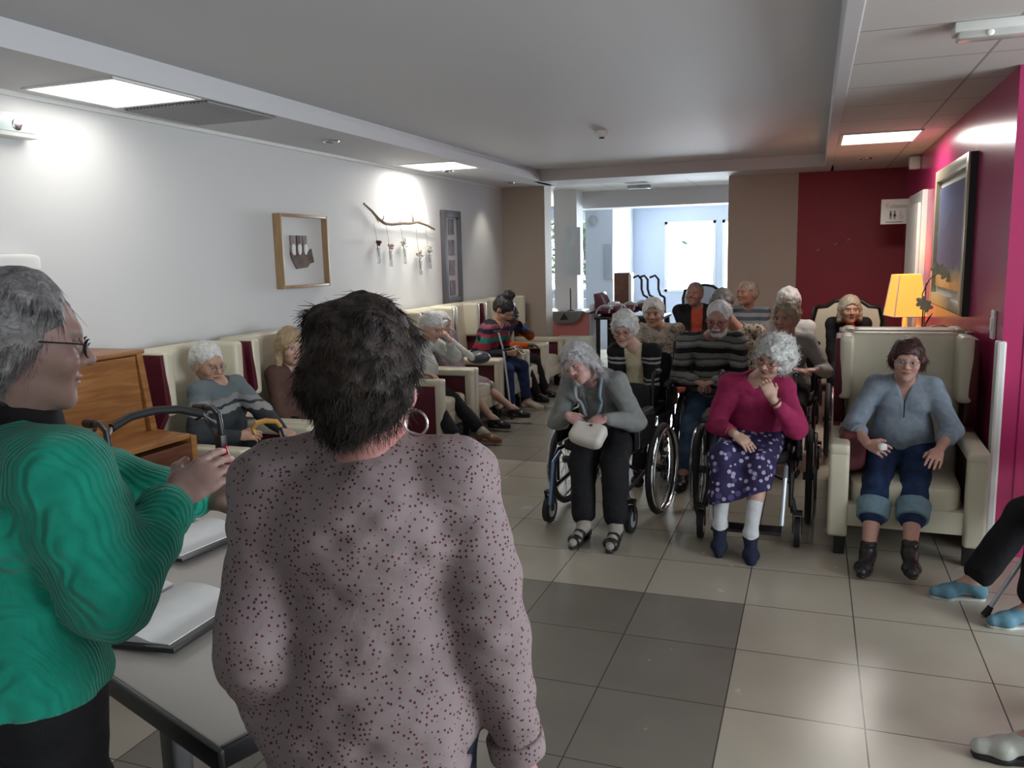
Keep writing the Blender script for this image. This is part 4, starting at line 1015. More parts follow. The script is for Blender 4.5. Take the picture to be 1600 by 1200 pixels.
# ------------------------------------------------------------ upright piano against the left wall
t = empty('piano', (-3.62, 2.95, 0), 0, 'honey brown upright piano against the left wall', 'piano')
MB().box((-.12, 0, .60), (.36, 1.42, 1.18), bev=.008).build('case', M['pianodark'], t)
MB().box((-.11, 0, 1.20), (.40, 1.46, .025), bev=.006).build('lid', M['pianowood'], t)
MB().prism([(.062, .75), (.05, 1.18), (.085, 1.18), (.12, .75)], 'y', -.66, .66).build('upper_panel', M['pianowood'], t)
for q in (-1, 1):
    MB().prism([(-.30, .02), (-.30, 1.19), (.09, 1.19), (.15, .76), (.42, .74), (.42, .60), (.10, .56), (.08, .02)], 'y', q*.69-.022, q*.69+.022, bev=.004).build('side_cheek', M['pianowood'], t)
    MB().box((.36, q*.66, .30), (.06, .06, .60), bev=.01).build('leg', M['pianodark'], t)
MB().box((.25, 0, .745), (.33, 1.335, .03), bev=.01).build('fallboard', M['pianowood'], t)
MB().box((.25, 0, .655), (.34, 1.335, .11), bev=.008).build('keybed', M['pianodark'], t)
# ------------------------------------------------------------ rollator
t = empty('rollator', (-2.82, 3.08, 0), math.radians(-25), 'black and red rollator with curved backrest bar between piano and table', 'rollator')
bar = [(-.14, -.27, .86), (-.17, -.22, .93), (-.20, -.12, .965), (-.21, 0, .975), (-.20, .12, .965), (-.17, .22, .93), (-.12, .27, .88)]
MB().tube(bar[1:6], .021, 12).build('backrest_bar', M['rubber'], t)
MB().tube(bar[:2], .010, 8).build('bar_bracket', M['chrome'], t); MB().tube(bar[5:], .010, 8).build('bar_bracket', M['chrome'], t)
for q in (-1, 1):
    y = q*.27
    MB().tube([(-.10, y, .60), (-.08, y, .84), (-.10, y, .93), (-.16, y, .955), (-.30, y, .94)], .015, 10).build('handlebar', M['black'], t)
    MB().tube([(-.24, y, .945), (-.36, y, .935)], .021, 10).build('grip', M['rubber'], t)
    MB().tube([(-.24, y, .92), (-.33, y, .88), (-.36, y, .87)], .008, 6).build('brake_lever', M['black'], t)
    MB().tube([(-.10, y, .84), (.24, y, .14)], .015, 10).build('front_leg', M['redmetal'], t)
    MB().tube([(-.08, y, .66), (-.30, y, .14)], .015, 10).build('rear_leg', M['redmetal'], t)
    MB().box((-.09, y, .78), (.07, .04, .10), bev=.01).build('joint', M['black'], t)
    for x in (.26, -.31):
        wv = MB().cyl((x, y-.018, .095), (x, y+.018, .095), .095, 24).build('wheel', M['rubber'], t); MB().cyl((x, y-.02, .095), (x, y+.02, .095), .05, 16).build('hub', M['steel'], wv)
    cbl = [(-.28, y, .90), (-.20, y+q*.02, .80), (-.10, y+q*.03, .70), (-.15, y+q*.02, .5), (-.27, y, .25)]
    MB().tube(cbl, .0035, 6).build('brake_cable', M['black'], t)
MB().puff((-.02, 0, .60), (.28, .46, .045), 0, 6).build('seat', M['rubber'], t)
MB().box((.12, 0, .44), (.22, .40, .28), bev=.03).build('bag', M['blackcloth'], t)

# ------------------------------------------------------------ console with lamp and orchid behind the right armchair
t = empty('console_cabinet', (.81, 8.26, 0), 0, 'dark console cabinet standing against the magenta wall behind the armchairs', 'cabinet')
MB().box((0, 0, .46), (.24, .40, .92), bev=.01).build('body', M['pianodark'], t); MB().box((0, 0, .93), (.27, .44, .03), bev=.008).build('top', M['pianodark'], t)
for q in (-1, 1): d_ = MB().box((-.123, q*.098, .46), (.016, .19, .80), bev=.005).build('door', M['pianodark'], t); MB().ell((-.138, q*.03, .55), (.012, .012, .012)).build('knob', M['chrome'], d_)
shm = mat('lamp_shade_amber', (.75, .40, .06), .55); b_ = bsdf(shm); b_.inputs['Emission Color'].default_value = (1, .45, .08, 1); b_.inputs['Emission Strength'].default_value = .42
t = empty('table_lamp', (.785, 8.26, .945), .25, 'lit amber table lamp with tapered square shade before the red wall', 'lamp')
sh_ = MB(); z0, z1 = .13, .50
lo_ = [(-.14, -.14), (.14, -.14), (.14, .14), (-.14, .14)]; hi_ = [(-.095, -.095), (.095, -.095), (.095, .095), (-.095, .095)]
for i in range(4):
    j = (i+1) % 4; sh_.quad([(*lo_[i], z0), (*lo_[j], z0), (*hi_[j], z1), (*hi_[i], z1)])
    sh_.quad([(lo_[i][0]*.97, lo_[i][1]*.97, z0), (hi_[i][0]*.97, hi_[i][1]*.97, z1), (hi_[j][0]*.97, hi_[j][1]*.97, z1), (lo_[j][0]*.97, lo_[j][1]*.97, z0)])
sh_.build('shade', shm, t, False)
tr = MB()
for i in range(4): tr.tube([(*lo_[i], z0), (*hi_[i], z1)], .006, 6); j = (i+1) % 4; tr.tube([(*lo_[i], z0), (*lo_[j], z0)], .005, 6)
tr.build('shade_trim', mat('trim_pink', (.75, .52, .45), .5), t)
MB().tube([(0, 0, 0), (0, 0, .02), (0, 0, .03), (0, 0, .08), (0, 0, .2)], [.07, .065, .02, .02, .012], 20).build('base', M['white_paint'], t)
MB().ell((0, 0, .27), (.03, .03, .045)).build('bulb', mat('bulb_warm', (1, .8, .5), .3), t)
pl = bpy.data.lights.new('lamp_bulb', 'POINT'); pl.energy = 5; pl.color = (1, .62, .25); pl.shadow_soft_size = .03
po = bpy.data.objects.new('lamp_bulb', pl); COL.objects.link(po); po.location = (.785, 8.26, 1.30)
t = empty('side_stand', (.80, 6.78, -.08), 0, 'narrow dark stand carrying the orchid behind the front armchair', 'stand')
MB().box((0, 0, .54), (.26, .34, .90), bev=.008).build('body', M['pianodark'], t); MB().box((0, 0, .995), (.28, .36, .02), bev=.006).build('top', M['pianodark'], t)
t = empty('orchid', (.76, 6.75, .926), 0, 'white orchid with arching stem in a small pot above the woman in denim', 'orchid')
MB().tube([(0, 0, 0), (0, 0, .11), (0, 0, .115)], [.05, .068, .07], 20).build('pot', mat('pot_grey', (.25, .24, .23), .3), t)
lf2 = mat('orchid_leaf', (.09, .10, .075), .3, vary=.2)
def leaf(pts, wds):
    m_ = MB(); L_ = []; 
    for i, p in enumerate(pts):
        p = Vector(p); a = Vector(pts[max(i-1, 0)]); b = Vector(pts[min(i+1, len(pts)-1)]); d = (b-a).normalized(); s_ = d.cross(Vector((0, 0, 1))); s_ = s_.normalized() if s_.length > .01 else Vector((1, 0, 0))
        L_.append([m_.bm.verts.new(p-s_*wds[i]+Vector((0, 0, .006))), m_.bm.verts.new(p-Vector((0, 0, .003))), m_.bm.verts.new(p+s_*wds[i]+Vector((0, 0, .006))), m_.bm.verts.new(p+Vector((0, 0, .004)))])
    for i in range(len(L_)-1):
        for k in range(4): m_.bm.faces.new((L_[i][k], L_[i][(k+1) % 4], L_[i+1][(k+1) % 4], L_[i+1][k]))
    m_.bm.faces.new(L_[0]); m_.bm.faces.new(L_[-1][::-1]); return m_
for pts, wd in (([(0, 0, .12), (-.06, -.02, .17), (-.14, -.03, .17), (-.19, -.03, .13)], [.02, .045, .04, .004]), ([(0, 0, .12), (.06, 0, .18), (.13, .0, .19), (.18, -.02, .17)], [.02, .04, .032, .004]),
                ([(0, 0, .12), (.02, -.02, .20), (.06, -.03, .28)], [.015, .032, .004]), ([(0, 0, .12), (-.02, -.10, .16), (-.04, -.18, .13)], [.02, .04, .004])): leaf(pts, wd).build('leaf', lf2, t)
stm = [(0, 0, .12), (.0, 0, .30), (-.01, 0, .42), (.03, 0, .52), (.10, 0, .58), (.17, .01, .575)]
MB().tube(stm, [.006, .005, .004, .004, .003, .002], 7).build('flower_stem', mat('orchid_stem', (.16, .06, .05), .5), t)
MB().tube([(.015, .01, .12), (.012, .01, .5)], .004, 6).build('stake', lf2, t)
pw = mat('orchid_petal', (.62, .62, .52), .6)
for i, (x, z) in enumerate(((-.01, .36), (.02, .33), (.08, .60), (.13, .565), (.17, .54), (.19, .60))):
    f = MB()
    for k in range(5):
        a = 2*PI*k/5+i; f.ell((x+.024*math.cos(a), -.01, z+.024*math.sin(a)), (.024, .006, .017), Matrix.Rotation(-a, 4, 'Y'), 10)
    f.ell((x, -.02, z), (.008, .01, .008), 0, 8); f.build('flower', pw, t)

# ------------------------------------------------------------ back room furniture
t = empty('reception_desk', (-3.28, 11.28, 0), 0, 'coral pink desk front in the passage to the back room', 'desk')
MB().box((0, 0, .44), (.70, .06, .86), bev=.01).build('front_panel', mat('coral_panel', (.50, .16, .15), .5), t); MB().box((0, .28, .885), (.74, .64, .03), bev=.01).build('worktop', M['steel'], t)
for q in (-1, 1): MB().box((q*.33, .28, .43), (.04, .5, .86)).build('side_panel', M['white_paint'], t)
t = empty('grey_bag', (-3.25, 11.20, .80), 0, 'grey folded bag hung over the front edge of the coral desk', 'bag')
MB().prism([(-.27, .11), (.27, .11), (.22, .0), (.12, -.055), (-.12, -.055), (-.20, .0)], 'y', -.05, .03, bev=.02).build('body', mat('grey_cloth', (.16, .16, .155), .8, bump=.2), t)
MB().prism([(-.06, -.01), (.06, .0), (.0, .09)], 'y', -.062, -.045).build('opening', M['black'], t)
t = tag(MB().cyl((-3.24, 11.45, .90), (-3.24, 11.45, 1.22), .010).cyl((-3.24, 11.45, .90), (-3.24, 11.45, .91), .05).build('pole_stand', M['black']), 'thin black rod standing on the coral desk', 'stand')
t = empty('dark_table', (-2.40, 11.75, 0), 0, 'dark table carrying upturned burgundy chairs beyond the coral desk', 'table')
MB().box((0, 0, .80), (.95, .8, .04), bev=.008).build('tabletop', M['black'], t)
for a in (-1, 1):
    for b in (-1, 1): MB().box((a*.43, b*.35, .39), (.05, .05, .78)).build('leg', M['black'], t)
MB().box((0, .1, .45), (.8, .04, .6)).build('modesty_panel', M['black'], t)
wl = mat('pale_trim', (.60, .62, .68), .5)
def upturned(label):
    t = empty('tub_chair', (0, 0, 0), 0, label, 'chair', 'burgundy tub chairs upturned on the dark table')
    MB().puff((0, 0, .07), (.24, .46, .14), 0, 3).build('seat', M['burg2'], t)
    MB().tube([(-.13*math.cos(a)-.01, -.25, .03+.13*math.sin(a)) for a in np.linspace(0, PI*.8, 8)], .012, 6).build('trim', wl, t)
    return t
M['burg2'] = mat('burgundy_leather', (.10, .012, .03), .35)
u0 = upturned(''); us = ((-2.74, 'first upturned burgundy tub chair from the left on the dark table'), (-2.56, 'second upturned burgundy tub chair on the dark table'), (-2.40, 'third upturned burgundy tub chair on the dark table'), (-2.22, 'rightmost upturned burgundy tub chair on the dark table'))
for i, (x, lb) in enumerate(us): o = u0 if i == 0 else copy_tree(u0); place(o, (x, 11.65+.02*i, .82+.02*i), .1, lb)
t = empty('tub_armchair', (-2.85, 11.95, .82), 0, 'burgundy and white tub armchair standing left on the dark table', 'armchair')
MB().prism([(-.10, 0), (-.14, .30), (-.04, .32), (.04, .14), (.10, 0)], 'y', -.2, .2, bev=.03).build('backrest', M['burg2'], t); MB().puff((.12, 0, .09), (.14, .36, .18), 0, 5).build('seat', wl, t); MB().puff((-.16, 0, .08), (.10, .36, .16), 0, 5).build('side', wl, t)
t = empty('brown_cabinet', (-2.72, 12.6, 0), 0, 'narrow tall brown cabinet with a pale keyed strip behind the burgundy chairs', 'cabinet')
MB().box((0, 0, .70), (.24, .3, 1.40), bev=.01).build('body', M['pianodark'], t); MB().box((.125, -.13, 1.1), (.04, .06, .55)).build('strip', M['white_paint'], t)
for k, x in enumerate((-2.42, -2.33, -2.17)):
    tag(MB().tube([(x-.10, 12.3, 1.33), (x-.02, 12.3, 1.36), (x+.03, 12.3, 1.30), (x+.03, 12.3, 1.16), (x+.06, 12.3, 1.07), (x+.12, 12.3, 1.04)], .017, 8).tube([(x+.12, 12.3, 1.04), (x+.12, 12.3+.1*k, 0)], .017, 8).build('curved_chair', M['black']),
        ('leftmost curved black chair frame beside the brown cabinet', 'middle curved black chair frame beside the brown cabinet', 'rightmost curved black chair frame beside the brown cabinet')[k], 'chair', 'curved black chair frames')
tag(MB().box((-4.75, 16.4, .5), (1.6, .1, .62), bev=.02).box((-5.3, 16.4, .1), (.06, .08, .2)).box((-4.2, 16.4, .1), (.06, .08, .2)).build('radiator', M['white_paint']), 'long white radiator under the left windows of the back room', 'radiator')
t = empty('screen', (-3.46, 12.40, 1.74), 0, 'pale flat screen mounted beside the white column in the back room', 'screen')
MB().box((0, 0, 0), (.22, .04, .72), Matrix.Rotation(.5, 4, 'Z'), bev=.006).build('panel', mat('screen_pale', (.55, .62, .62), .15), t)
MB().box((-.05, .04, 0), (.06, .05, .2)).build('bracket', M['steel'], t)
tag(MB().box((-3.45, 14.68, 1.55), (.16, .03, .62), bev=.004).build('notice_board', mat('board_grey', (.33, .38, .46), .6)), 'narrow grey board on the bluish pier in the back room', 'board')
tag(MB().ell((-3.72, 14.62, 2.28), (.08, .05, .09)).build('wall_speaker', mat('speaker_grey', (.30, .33, .36), .6)), 'round grey wall speaker high on the pier in back room', 'speaker')
# trees outside the back windows
bark = mat('bark', (.08, .06, .045), .9, bump=.4); leafm = mat('foliage', (.07, .12, .05), .7, vary=.5, vscale=6)
for (x, y, lb) in ((-5.6, 21.5, 'leafy tree outside the left back-room window'),):
    t = empty('tree', (x, y, -.25), 0, lb, 'tree'); MB().tube([(0, 0, 0), (.05, 0, 1.2), (-.1, .1, 2.4), (.1, 0, 3.6)], [.14, .11, .08, .04], 10).build('trunk', bark, t)
    n_ = 1500; rg = np.random.default_rng(3); c_ = rg.normal(0, 1, (n_, 3))*A(.75, .6, .9)+A(0, 0, 2.5); d1 = rg.normal(size=(n_, 3)); d1 /= np.linalg.norm(d1, axis=1)[:, None]; d2 = np.cross(d1, rg.normal(size=(n_, 3))); d2 /= np.linalg.norm(d2, axis=1)[:, None]
    V_ = np.stack([c_-d1*.12, c_+d2*.05, c_+d1*.12, c_-d2*.05], 1).reshape(-1, 3); Q_ = np.arange(n_*4).reshape(-1, 4); fo = mesh_obj('foliage', V_, Q_, leafm, t, smooth=False)
# ------------------------------------------------------------ cloth materials
def cloth(name, c, rough=.85, vary=.1, bump=.25, bs=260, vs=25): return mat(name, c, rough, bump=bump, bscale=bs, vary=vary, vscale=vs, spec=.25)
def bands(name, cols, period, soft=.03, warp=.02, axis=2, rough=.85, phase=0.):
    """horizontal knitted bands; cols: list of (end position 0-1, colour)"""
    m = mat(name, cols[0][1], rough, spec=.2); nt = m.node_tree; v, x, y, z = objxyz(nt); c = (x, y, z)[axis]
    n = N(nt, 'ShaderNodeTexNoise', Scale=7., Detail=2.); link(nt, v, n.inputs[0])
    f = maths(nt, 'FRACT', maths(nt, 'DIVIDE', maths(nt, 'ADD', c, maths(nt, 'MULTIPLY_ADD', n.outputs['Fac'], warp, phase)), period))
    r = nt.nodes.new('ShaderNodeValToRGB'); link(nt, f, r.inputs[0]); r.color_ramp.interpolation = 'CONSTANT'
    e = r.color_ramp.elements; e[0].position = 0; e[0].color = (*cols[0][1], 1); e[1].position = cols[0][0]; e[1].color = (*cols[1][1], 1)
    for i in range(2, len(cols)): q = e.new(cols[i-1][0]); q.color = (*cols[i][1], 1)
    link(nt, r.outputs[0], bsdf(m).inputs['Base Color'])
    n2 = N(nt, 'ShaderNodeTexNoise', Scale=260.); link(nt, v, n2.inputs[0]); addbump(m, n2.outputs['Fac'], .3, .002); return m
def dots(name, base, dotc, scale, size, rough=.75, second=None):
    m = mat(name, base, rough, spec=.2); nt = m.node_tree; v, x, y, z = objxyz(nt)
    vo = N(nt, 'ShaderNodeTexVoronoi', Scale=scale, Randomness=.75); link(nt, v, vo.inputs['Vector'])
    n = N(nt, 'ShaderNodeTexNoise', Scale=9., Detail=3.); link(nt, v, n.inputs[0])
    b = mixc(nt, n.outputs['Fac'], tuple(q*.9 for q in base), tuple(min(1, q*1.1) for q in base))
    if second:
        vo2 = N(nt, 'ShaderNodeTexVoronoi', Scale=scale*.6, Randomness=1.); link(nt, v, vo2.inputs['Vector']); b = mixc(nt, maths(nt, 'LESS_THAN', vo2.outputs['Distance'], .3), b, second)
    link(nt, mixc(nt, maths(nt, 'LESS_THAN', vo.outputs['Distance'], size), b, dotc), bsdf(m).inputs['Base Color'])
    return m, nt, (v, x, y, z)
K = {}
# pink-grey blouse with small dark red dots, yoke seam and centre pleats on the back
K['blouse'], nt, (v, x, y, z) = dots('dotted_blouse', (.245, .192, .195), (.085, .018, .032), 118., .26)
yoke = maths(nt, 'LESS_THAN', maths(nt, 'ABSOLUTE', maths(nt, 'SUBTRACT', z, 1.225)), .003)
pl1 = maths(nt, 'MULTIPLY', maths(nt, 'LESS_THAN', maths(nt, 'ABSOLUTE', maths(nt, 'SUBTRACT', maths(nt, 'ABSOLUTE', maths(nt, 'SUBTRACT', y, .03)), .017)), .0025), maths(nt, 'LESS_THAN', z, 1.222))
n = N(nt, 'ShaderNodeTexNoise', Scale=320.); link(nt, v, n.inputs[0]); n2 = N(nt, 'ShaderNodeTexNoise', Scale=11., Detail=4., Distortion=.6); link(nt, v, n2.inputs[0])
addbump(bpy.data.materials['dotted_blouse'], maths(nt, 'ADD', maths(nt, 'ADD', maths(nt, 'MULTIPLY', maths(nt, 'MAXIMUM', yoke, pl1), .6), maths(nt, 'MULTIPLY', n.outputs['Fac'], .08)), maths(nt, 'MULTIPLY', n2.outputs['Fac'], 1.2)), .7, .004)
# green ribbed sweater
m = mat('green_rib_knit', (.0, .30, .20), .85, spec=.15, sheen=.25); nt = m.node_tree; v, x, y, z = objxyz(nt); K['green'] = m
n = N(nt, 'ShaderNodeTexNoise', Scale=30., Detail=4.); link(nt, v, n.inputs[0])
rib = maths(nt, 'SINE', maths(nt, 'MULTIPLY', maths(nt, 'ADD', maths(nt, 'ADD', y, maths(nt, 'MULTIPLY', x, .75)), maths(nt, 'MULTIPLY', n.outputs['Fac'], .004)), 620.))
link(nt, mixc(nt, n.outputs['Fac'], (.004, .215, .145), (.012, .33, .225)), bsdf(m).inputs['Base Color']); addbump(m, maths(nt, 'ADD', maths(nt, 'MULTIPLY', rib, .5), n.outputs['Fac']), .75, .004)
K['black'] = cloth('black_trousers', (.012, .012, .014)); K['navy'] = cloth('navy_cloth', (.02, .025, .05)); K['blackknit'] = cloth('black_knit', (.012, .011, .012), bs=160)
K['grey_card'] = cloth('grey_cardigan', (.20, .205, .20)); K['grey_top'] = cloth('grey_tshirt', (.16, .16, .155)); K['grey_lt'] = cloth('light_grey_top', (.25, .245, .235)); K['rasp'] = cloth('raspberry_knit', (.30, .022, .085), vary=.12)
K['denim'] = cloth('blue_denim', (.016, .032, .085), vary=.45, vs=14); K['denimlite'] = cloth('denim_inside', (.16, .25, .30), vary=.15); K['jeans'] = cloth('faded_jeans', (.05, .085, .14), vary=.6, vs=8)
K['chambray'] = cloth('chambray_blouse', (.23, .28, .34), vary=.12, vs=40)
K['grey_polo'] = cloth('grey_polo', (.12, .145, .155)); K['brown'] = cloth('brown_cardigan', (.095, .05, .04)); K['whiteknit'] = cloth('white_knit', (.52, .53, .50)); K['cream_top'] = cloth('cream_top', (.52, .45, .30))
K['white_sock'] = cloth('white_sock', (.60, .62, .64)); K['beige_sock'] = cloth('beige_sock', (.34, .30, .27))
K['stripeman'] = bands('striped_sweater', [(.30, (.012, .012, .014)), (.42, (.13, .13, .125)), (.62, (.24, .24, .225)), (.72, (.06, .06, .06)), (1, (.17, .17, .165))], .135, warp=.05)
K['polostripe'] = bands('striped_polo', [(.5, (.09, .11, .14)), (1, (.30, .32, .33))], .085, warp=.01)
K['bands7'] = bands('multicolour_bands', [(.22, (.02, .02, .03)), (.42, (.26, .025, .045)), (.58, (.02, .16, .13)), (.72, (.28, .04, .06)), (.86, (.025, .03, .06)), (1, (.24, .07, .10))], .34, warp=.03, phase=.03)
K['blueorange'] = bands('blue_orange_top', [(.38, (.40, .075, .015)), (.50, (.12, .06, .03)), (1, (.02, .07, .28))], .60, warp=.04, phase=.06)
K['floral'], nt, q = dots('floral_skirt', (.030, .024, .075), (.42, .36, .50), 27., .33, second=(.09, .07, .20))
K['dress6'], nt, q = dots('patterned_dress', (.20, .15, .17), (.34, .28, .30), 60., .28)
def printed(name, base, c2, sc, th):
    m = mat(name, base, .8, spec=.2); nt = m.node_tree; v, x, y, z = objxyz(nt); n = N(nt, 'ShaderNodeTexNoise', Scale=sc, Detail=2., Distortion=1.6); link(nt, v, n.inputs[0])
    f = maths(nt, 'LESS_THAN', maths(nt, 'ABSOLUTE', maths(nt, 'SUBTRACT', n.outputs['Fac'], .5)), th); link(nt, mixc(nt, f, base, c2), bsdf(m).inputs['Base Color']); return m
K['print13'] = printed('printed_blouse', (.44, .39, .32), (.10, .075, .08), 16., .022); K['print16'] = printed('swirl_print', (.40, .35, .27), (.03, .025, .025), 13., .03)
K['card12'] = bands('black_white_cardigan', [(.5, (.012, .012, .013)), (.60, (.30, .29, .27)), (.70, (.012, .012, .013)), (.80, (.30, .29, .27)), (1, (.012, .012, .013))], .16, warp=.05)
K['orange_scarf'] = cloth('orange_scarf', (.50, .09, .02)); K['red_shirt'] = cloth('red_shirt', (.38, .06, .035)); K['yellow'] = cloth('yellow_shirt', (.48, .33, .14))
K['blackleather'] = mat('black_leather', (.014, .013, .013), .35); K['tan'] = mat('tan_leather', (.20, .10, .05), .45, vary=.25, vscale=20); K['navyshoe'] = cloth('navy_felt_shoe', (.02, .024, .05)); K['blueshoe'] = cloth('blue_shoe', (.12, .24, .31), bump=.15)
K['creamshoe'] = cloth('cream_shoe', (.48, .42, .33)); K['paleshoe'] = mat('pale_leather', (.45, .46, .42), .4); K['whiteprint'] = cloth('lightgrey', (.35, .38, .42))
Hm = dict(grey=hair_mat('grey_hair', (.10, .095, .095), (.26, .25, .25)), dark=hair_mat('dark_brown_hair', (.008, .006, .005), (.040, .026, .020), .62), silver=hair_mat('silver_hair', (.30, .29, .29), (.52, .51, .52)),
          white=hair_mat('white_hair', (.42, .42, .40), (.66, .66, .64)), brownred=hair_mat('auburn_hair', (.018, .007, .007), (.07, .025, .022)), blond=hair_mat('fair_hair', (.25, .17, .09), (.45, .33, .20)),
          black=hair_mat('black_hair', (.006, .006, .007), (.03, .028, .03)), ashbl=hair_mat('ash_blond_hair', (.22, .18, .12), (.48, .42, .33)), greydark=hair_mat('dark_grey_hair', (.07, .07, .07), (.2, .2, .2)))
PALE = (.50, .31, .24); WARM = (.44, .25, .17); RED = (.42, .20, .15); DARK = (.05, .026, .018)

K['polo3'] = bands('grey_polo_pattern', [(.415, (.035, .04, .045)), (.43, (.25, .25, .24)), (.44, (.035, .04, .045)), (.455, (.22, .22, .22)), (1, (.125, .15, .16))], 2., warp=.10)
for k_ in list(K):   # soft wrinkles in every cloth
    m_ = K[k_]; nt = m_.node_tree; bs_ = bsdf(m_); src = bs_.inputs['Normal'].links
    tc_ = nt.nodes.new('ShaderNodeTexCoord'); mp_ = N(nt, 'ShaderNodeMapping'); mp_.inputs['Scale'].default_value = (1, 1, 1.7); mp_.inputs['Rotation'].default_value = (.5, .4, .2); link(nt, tc_.outputs['Object'], mp_.inputs[0])
    n_ = N(nt, 'ShaderNodeTexNoise', Scale=11., Detail=2., Distortion=.4); link(nt, mp_.outputs[0], n_.inputs[0])
    bp_ = nt.nodes.new('ShaderNodeBump'); bp_.inputs['Strength'].default_value = .45; bp_.inputs['Distance'].default_value = .014; link(nt, n_.outputs['Fac'], bp_.inputs['Height'])
    if src: link(nt, src[0].from_socket, bp_.inputs['Normal'])
    link(nt, bp_.outputs[0], bs_.inputs['Normal'])
# ------------------------------------------------------------ people
# 1 woman in green sweater, standing left, seen from behind her right side
J1 = person(dict(near=2, stand=1, at=(-1.345, 1.02), face=74, s=1.02, ts=.96, arms=.80, hz=.93, label='standing woman with grey bob, glasses and green ribbed sweater, gesturing, left foreground', lean=4, head=(-24, 8, 0), headC=(-1.292, 1.062, 1.553), hs=1.0,
    handL=(-1.17, 1.37, 1.19), poleL=(-.2, .5, -.9), handR=(-1.12, 1.205, 1.245), poleR=(.2, -.25, -1), world=1, worldF=0, hdR=(.35, .75, .40), hnR=(.5, -.7, .6), hdL=(.75, .45, .35), hnL=(-.1, -.5, .8), curlR=28, curlL=30, skin=(.34, .21, .18), wide=1.2, shoulder=.17, armr=1.5,
    hair=dict(kind='short', mat=Hm['grey'], t=.006, line=.052, low=-.090, lowx=-.050, flare=-.014, ears=False, n=9000, len=.040, flow='down', curl=.3, rad=.0007, side=.0, lift=.02, noise=[(.006, (22, 22, 22)), (.004, (50, 50, 50))]), glasses=dict(mat=M['black']),
    wear=[dict(kind='top', name='sweater', mat=K['green'], e=.024, sleeve=.90, low=.06, hem=-.015, se=.016, fold=.010, cuff=1, neck='boat'), dict(kind='trousers', mat=K['black'], e=.02, end=.97), dict(kind='shoes', mat=K['blackleather'], top=.03)]))
b1 = J1['body']
def collar(J, m, r=.060, h=.075, name='collar', rr=.008, tilt=.03, back=.0):
    """knitted roll collar around the neck"""
    c = J['nb']+J['u']*.015; ps = []
    dn = nrm(J['hc']+J['H']@A(-.02, 0, -.05)*J['hs']-J['nb']+J['u']*.02); a = c-dn*.03; b = c+dn*h
    return mesh_obj(name, *surf([cap(a, b, r+.012, r, .01)], .005, [cap(b, b+J['u']*.05+J['fw']*.02, r-.006, r, .003)], [(.003, A(40, 40, 60))], [(b, nrm(b-a))]), m, J['body'])
collar(J1, K['blackknit'], .066, .085)
# 2 woman in dotted blouse, back to the camera
J2 = person(dict(near=2, stand=1, at=(-.685, 1.15), face=110, s=1.0, hz=.90, label='standing woman with short dark hair and dotted pink-grey blouse, back to the camera', lean=2, head=(-10, 6, 0), headC=(-.672, 1.165, 1.487), hs=1.0,
    handL=(-.865, 1.15, .84), poleL=(-.9, .1, -.2), handR=(-.445, 1.235, .80), poleR=(-.8, -.35, -.1), belly=.015, world=1, worldF=0, skin=(.42, .19, .17), wide=1.08, shoulder=.168, armr=1.12, neckr=1.05,
    hair=dict(kind='short', mat=Hm['dark'], t=.013, top=.008, line=.05, n=15000, len=.030, flow='down', curl=1.0, rad=.0007, noise=[(.008, (26, 26, 26)), (.005, (60, 60, 60))], lift=.04),
    wear=[dict(kind='top', name='blouse', mat=K['blouse'], e=.020, sleeve=.86, low=.10, hem=.10, se=.012, fold=.012, collar=.055, cuff=1), dict(kind='trousers', mat=K['navy'], e=.014, end=.97), dict(kind='shoes', mat=K['blackleather'], top=.0)]))
er = J2['hc']+J2['H']@A(-.004, -.083, -.066)
MB().tube([tuple(er+A(math.sin(a)*.006, math.sin(a)*.019, math.cos(a)*.021)) for a in np.linspace(0, 2*PI, 24, endpoint=False)], .0022, 8, closed=True).build('earring', M['chrome'], J2['body'])
# 3 old man in armchair
person(dict(near=1, at=(-3.47, 4.17), face=-6, s=.97, ts=.84, hz=.575, label='old man with white hair and glasses, grey polo sweater, seated in left armchair', lean=-4, slump=.05, head=(-6, 16, 0), headC=(-3.49, 4.14, 1.075), hs=1.08, skin=WARM, belly=.035, wide=1.12, shoulder=.175, armr=1.15,
    handR=(-3.20, 4.02, .655), handL=(-3.02, 4.20, .66), poleR=(-.6, -.7, -.4), poleL=(-.5, .8, -.5), world=1, footL=(-2.92, 4.32, .09), footR=(-2.94, 4.06, .09), fdirL=(1, .1, 0), fdirR=(1, -.15, 0), hdR=(.85, .35, .1), hnR=(.2, -.6, .6), hdL=(.9, -.1, -.3), curlL=30, curlR=45,
    hair=dict(kind='short', mat=Hm['white'], t=.006, line=.068, n=1500, len=.02, flow='back', curl=.4, rad=.0011, lift=.1), glasses=dict(mat=M['steel']),
    wear=[dict(kind='top', name='sweater', mat=K['polo3'], e=.020, sleeve=.93, low=.04, hem=.0, fold=.010), dict(kind='trousers', mat=K['black'], e=.012), dict(kind='shoes', mat=K['blackleather'])]))
# 4 fair-haired woman in brown cardigan
J4 = person(dict(near=0, at=(-3.50, 4.98), face=-10, s=.95, hz=.565, label='fair-haired woman in brown cardigan, seated behind the old man in the second armchair', head=(-25, 4, 0), headC=(-3.44, 4.95, 1.085), skin=PALE, lean=-2, handL=(.25, .10, .12), handR=(.22, -.14, .16),
    hair=dict(kind='long', mat=Hm['blond'], t=.018, low=-.13, flare=.01, ears=False, n=500, len=.05, flow='down', curl=.5, rad=.0016),
    wear=[dict(kind='top', name='cardigan', mat=K['brown'], e=.020, neck='v', hem=.02), dict(kind='trousers', mat=K['black'], e=.012), dict(kind='shoes', mat=K['tan'])]))
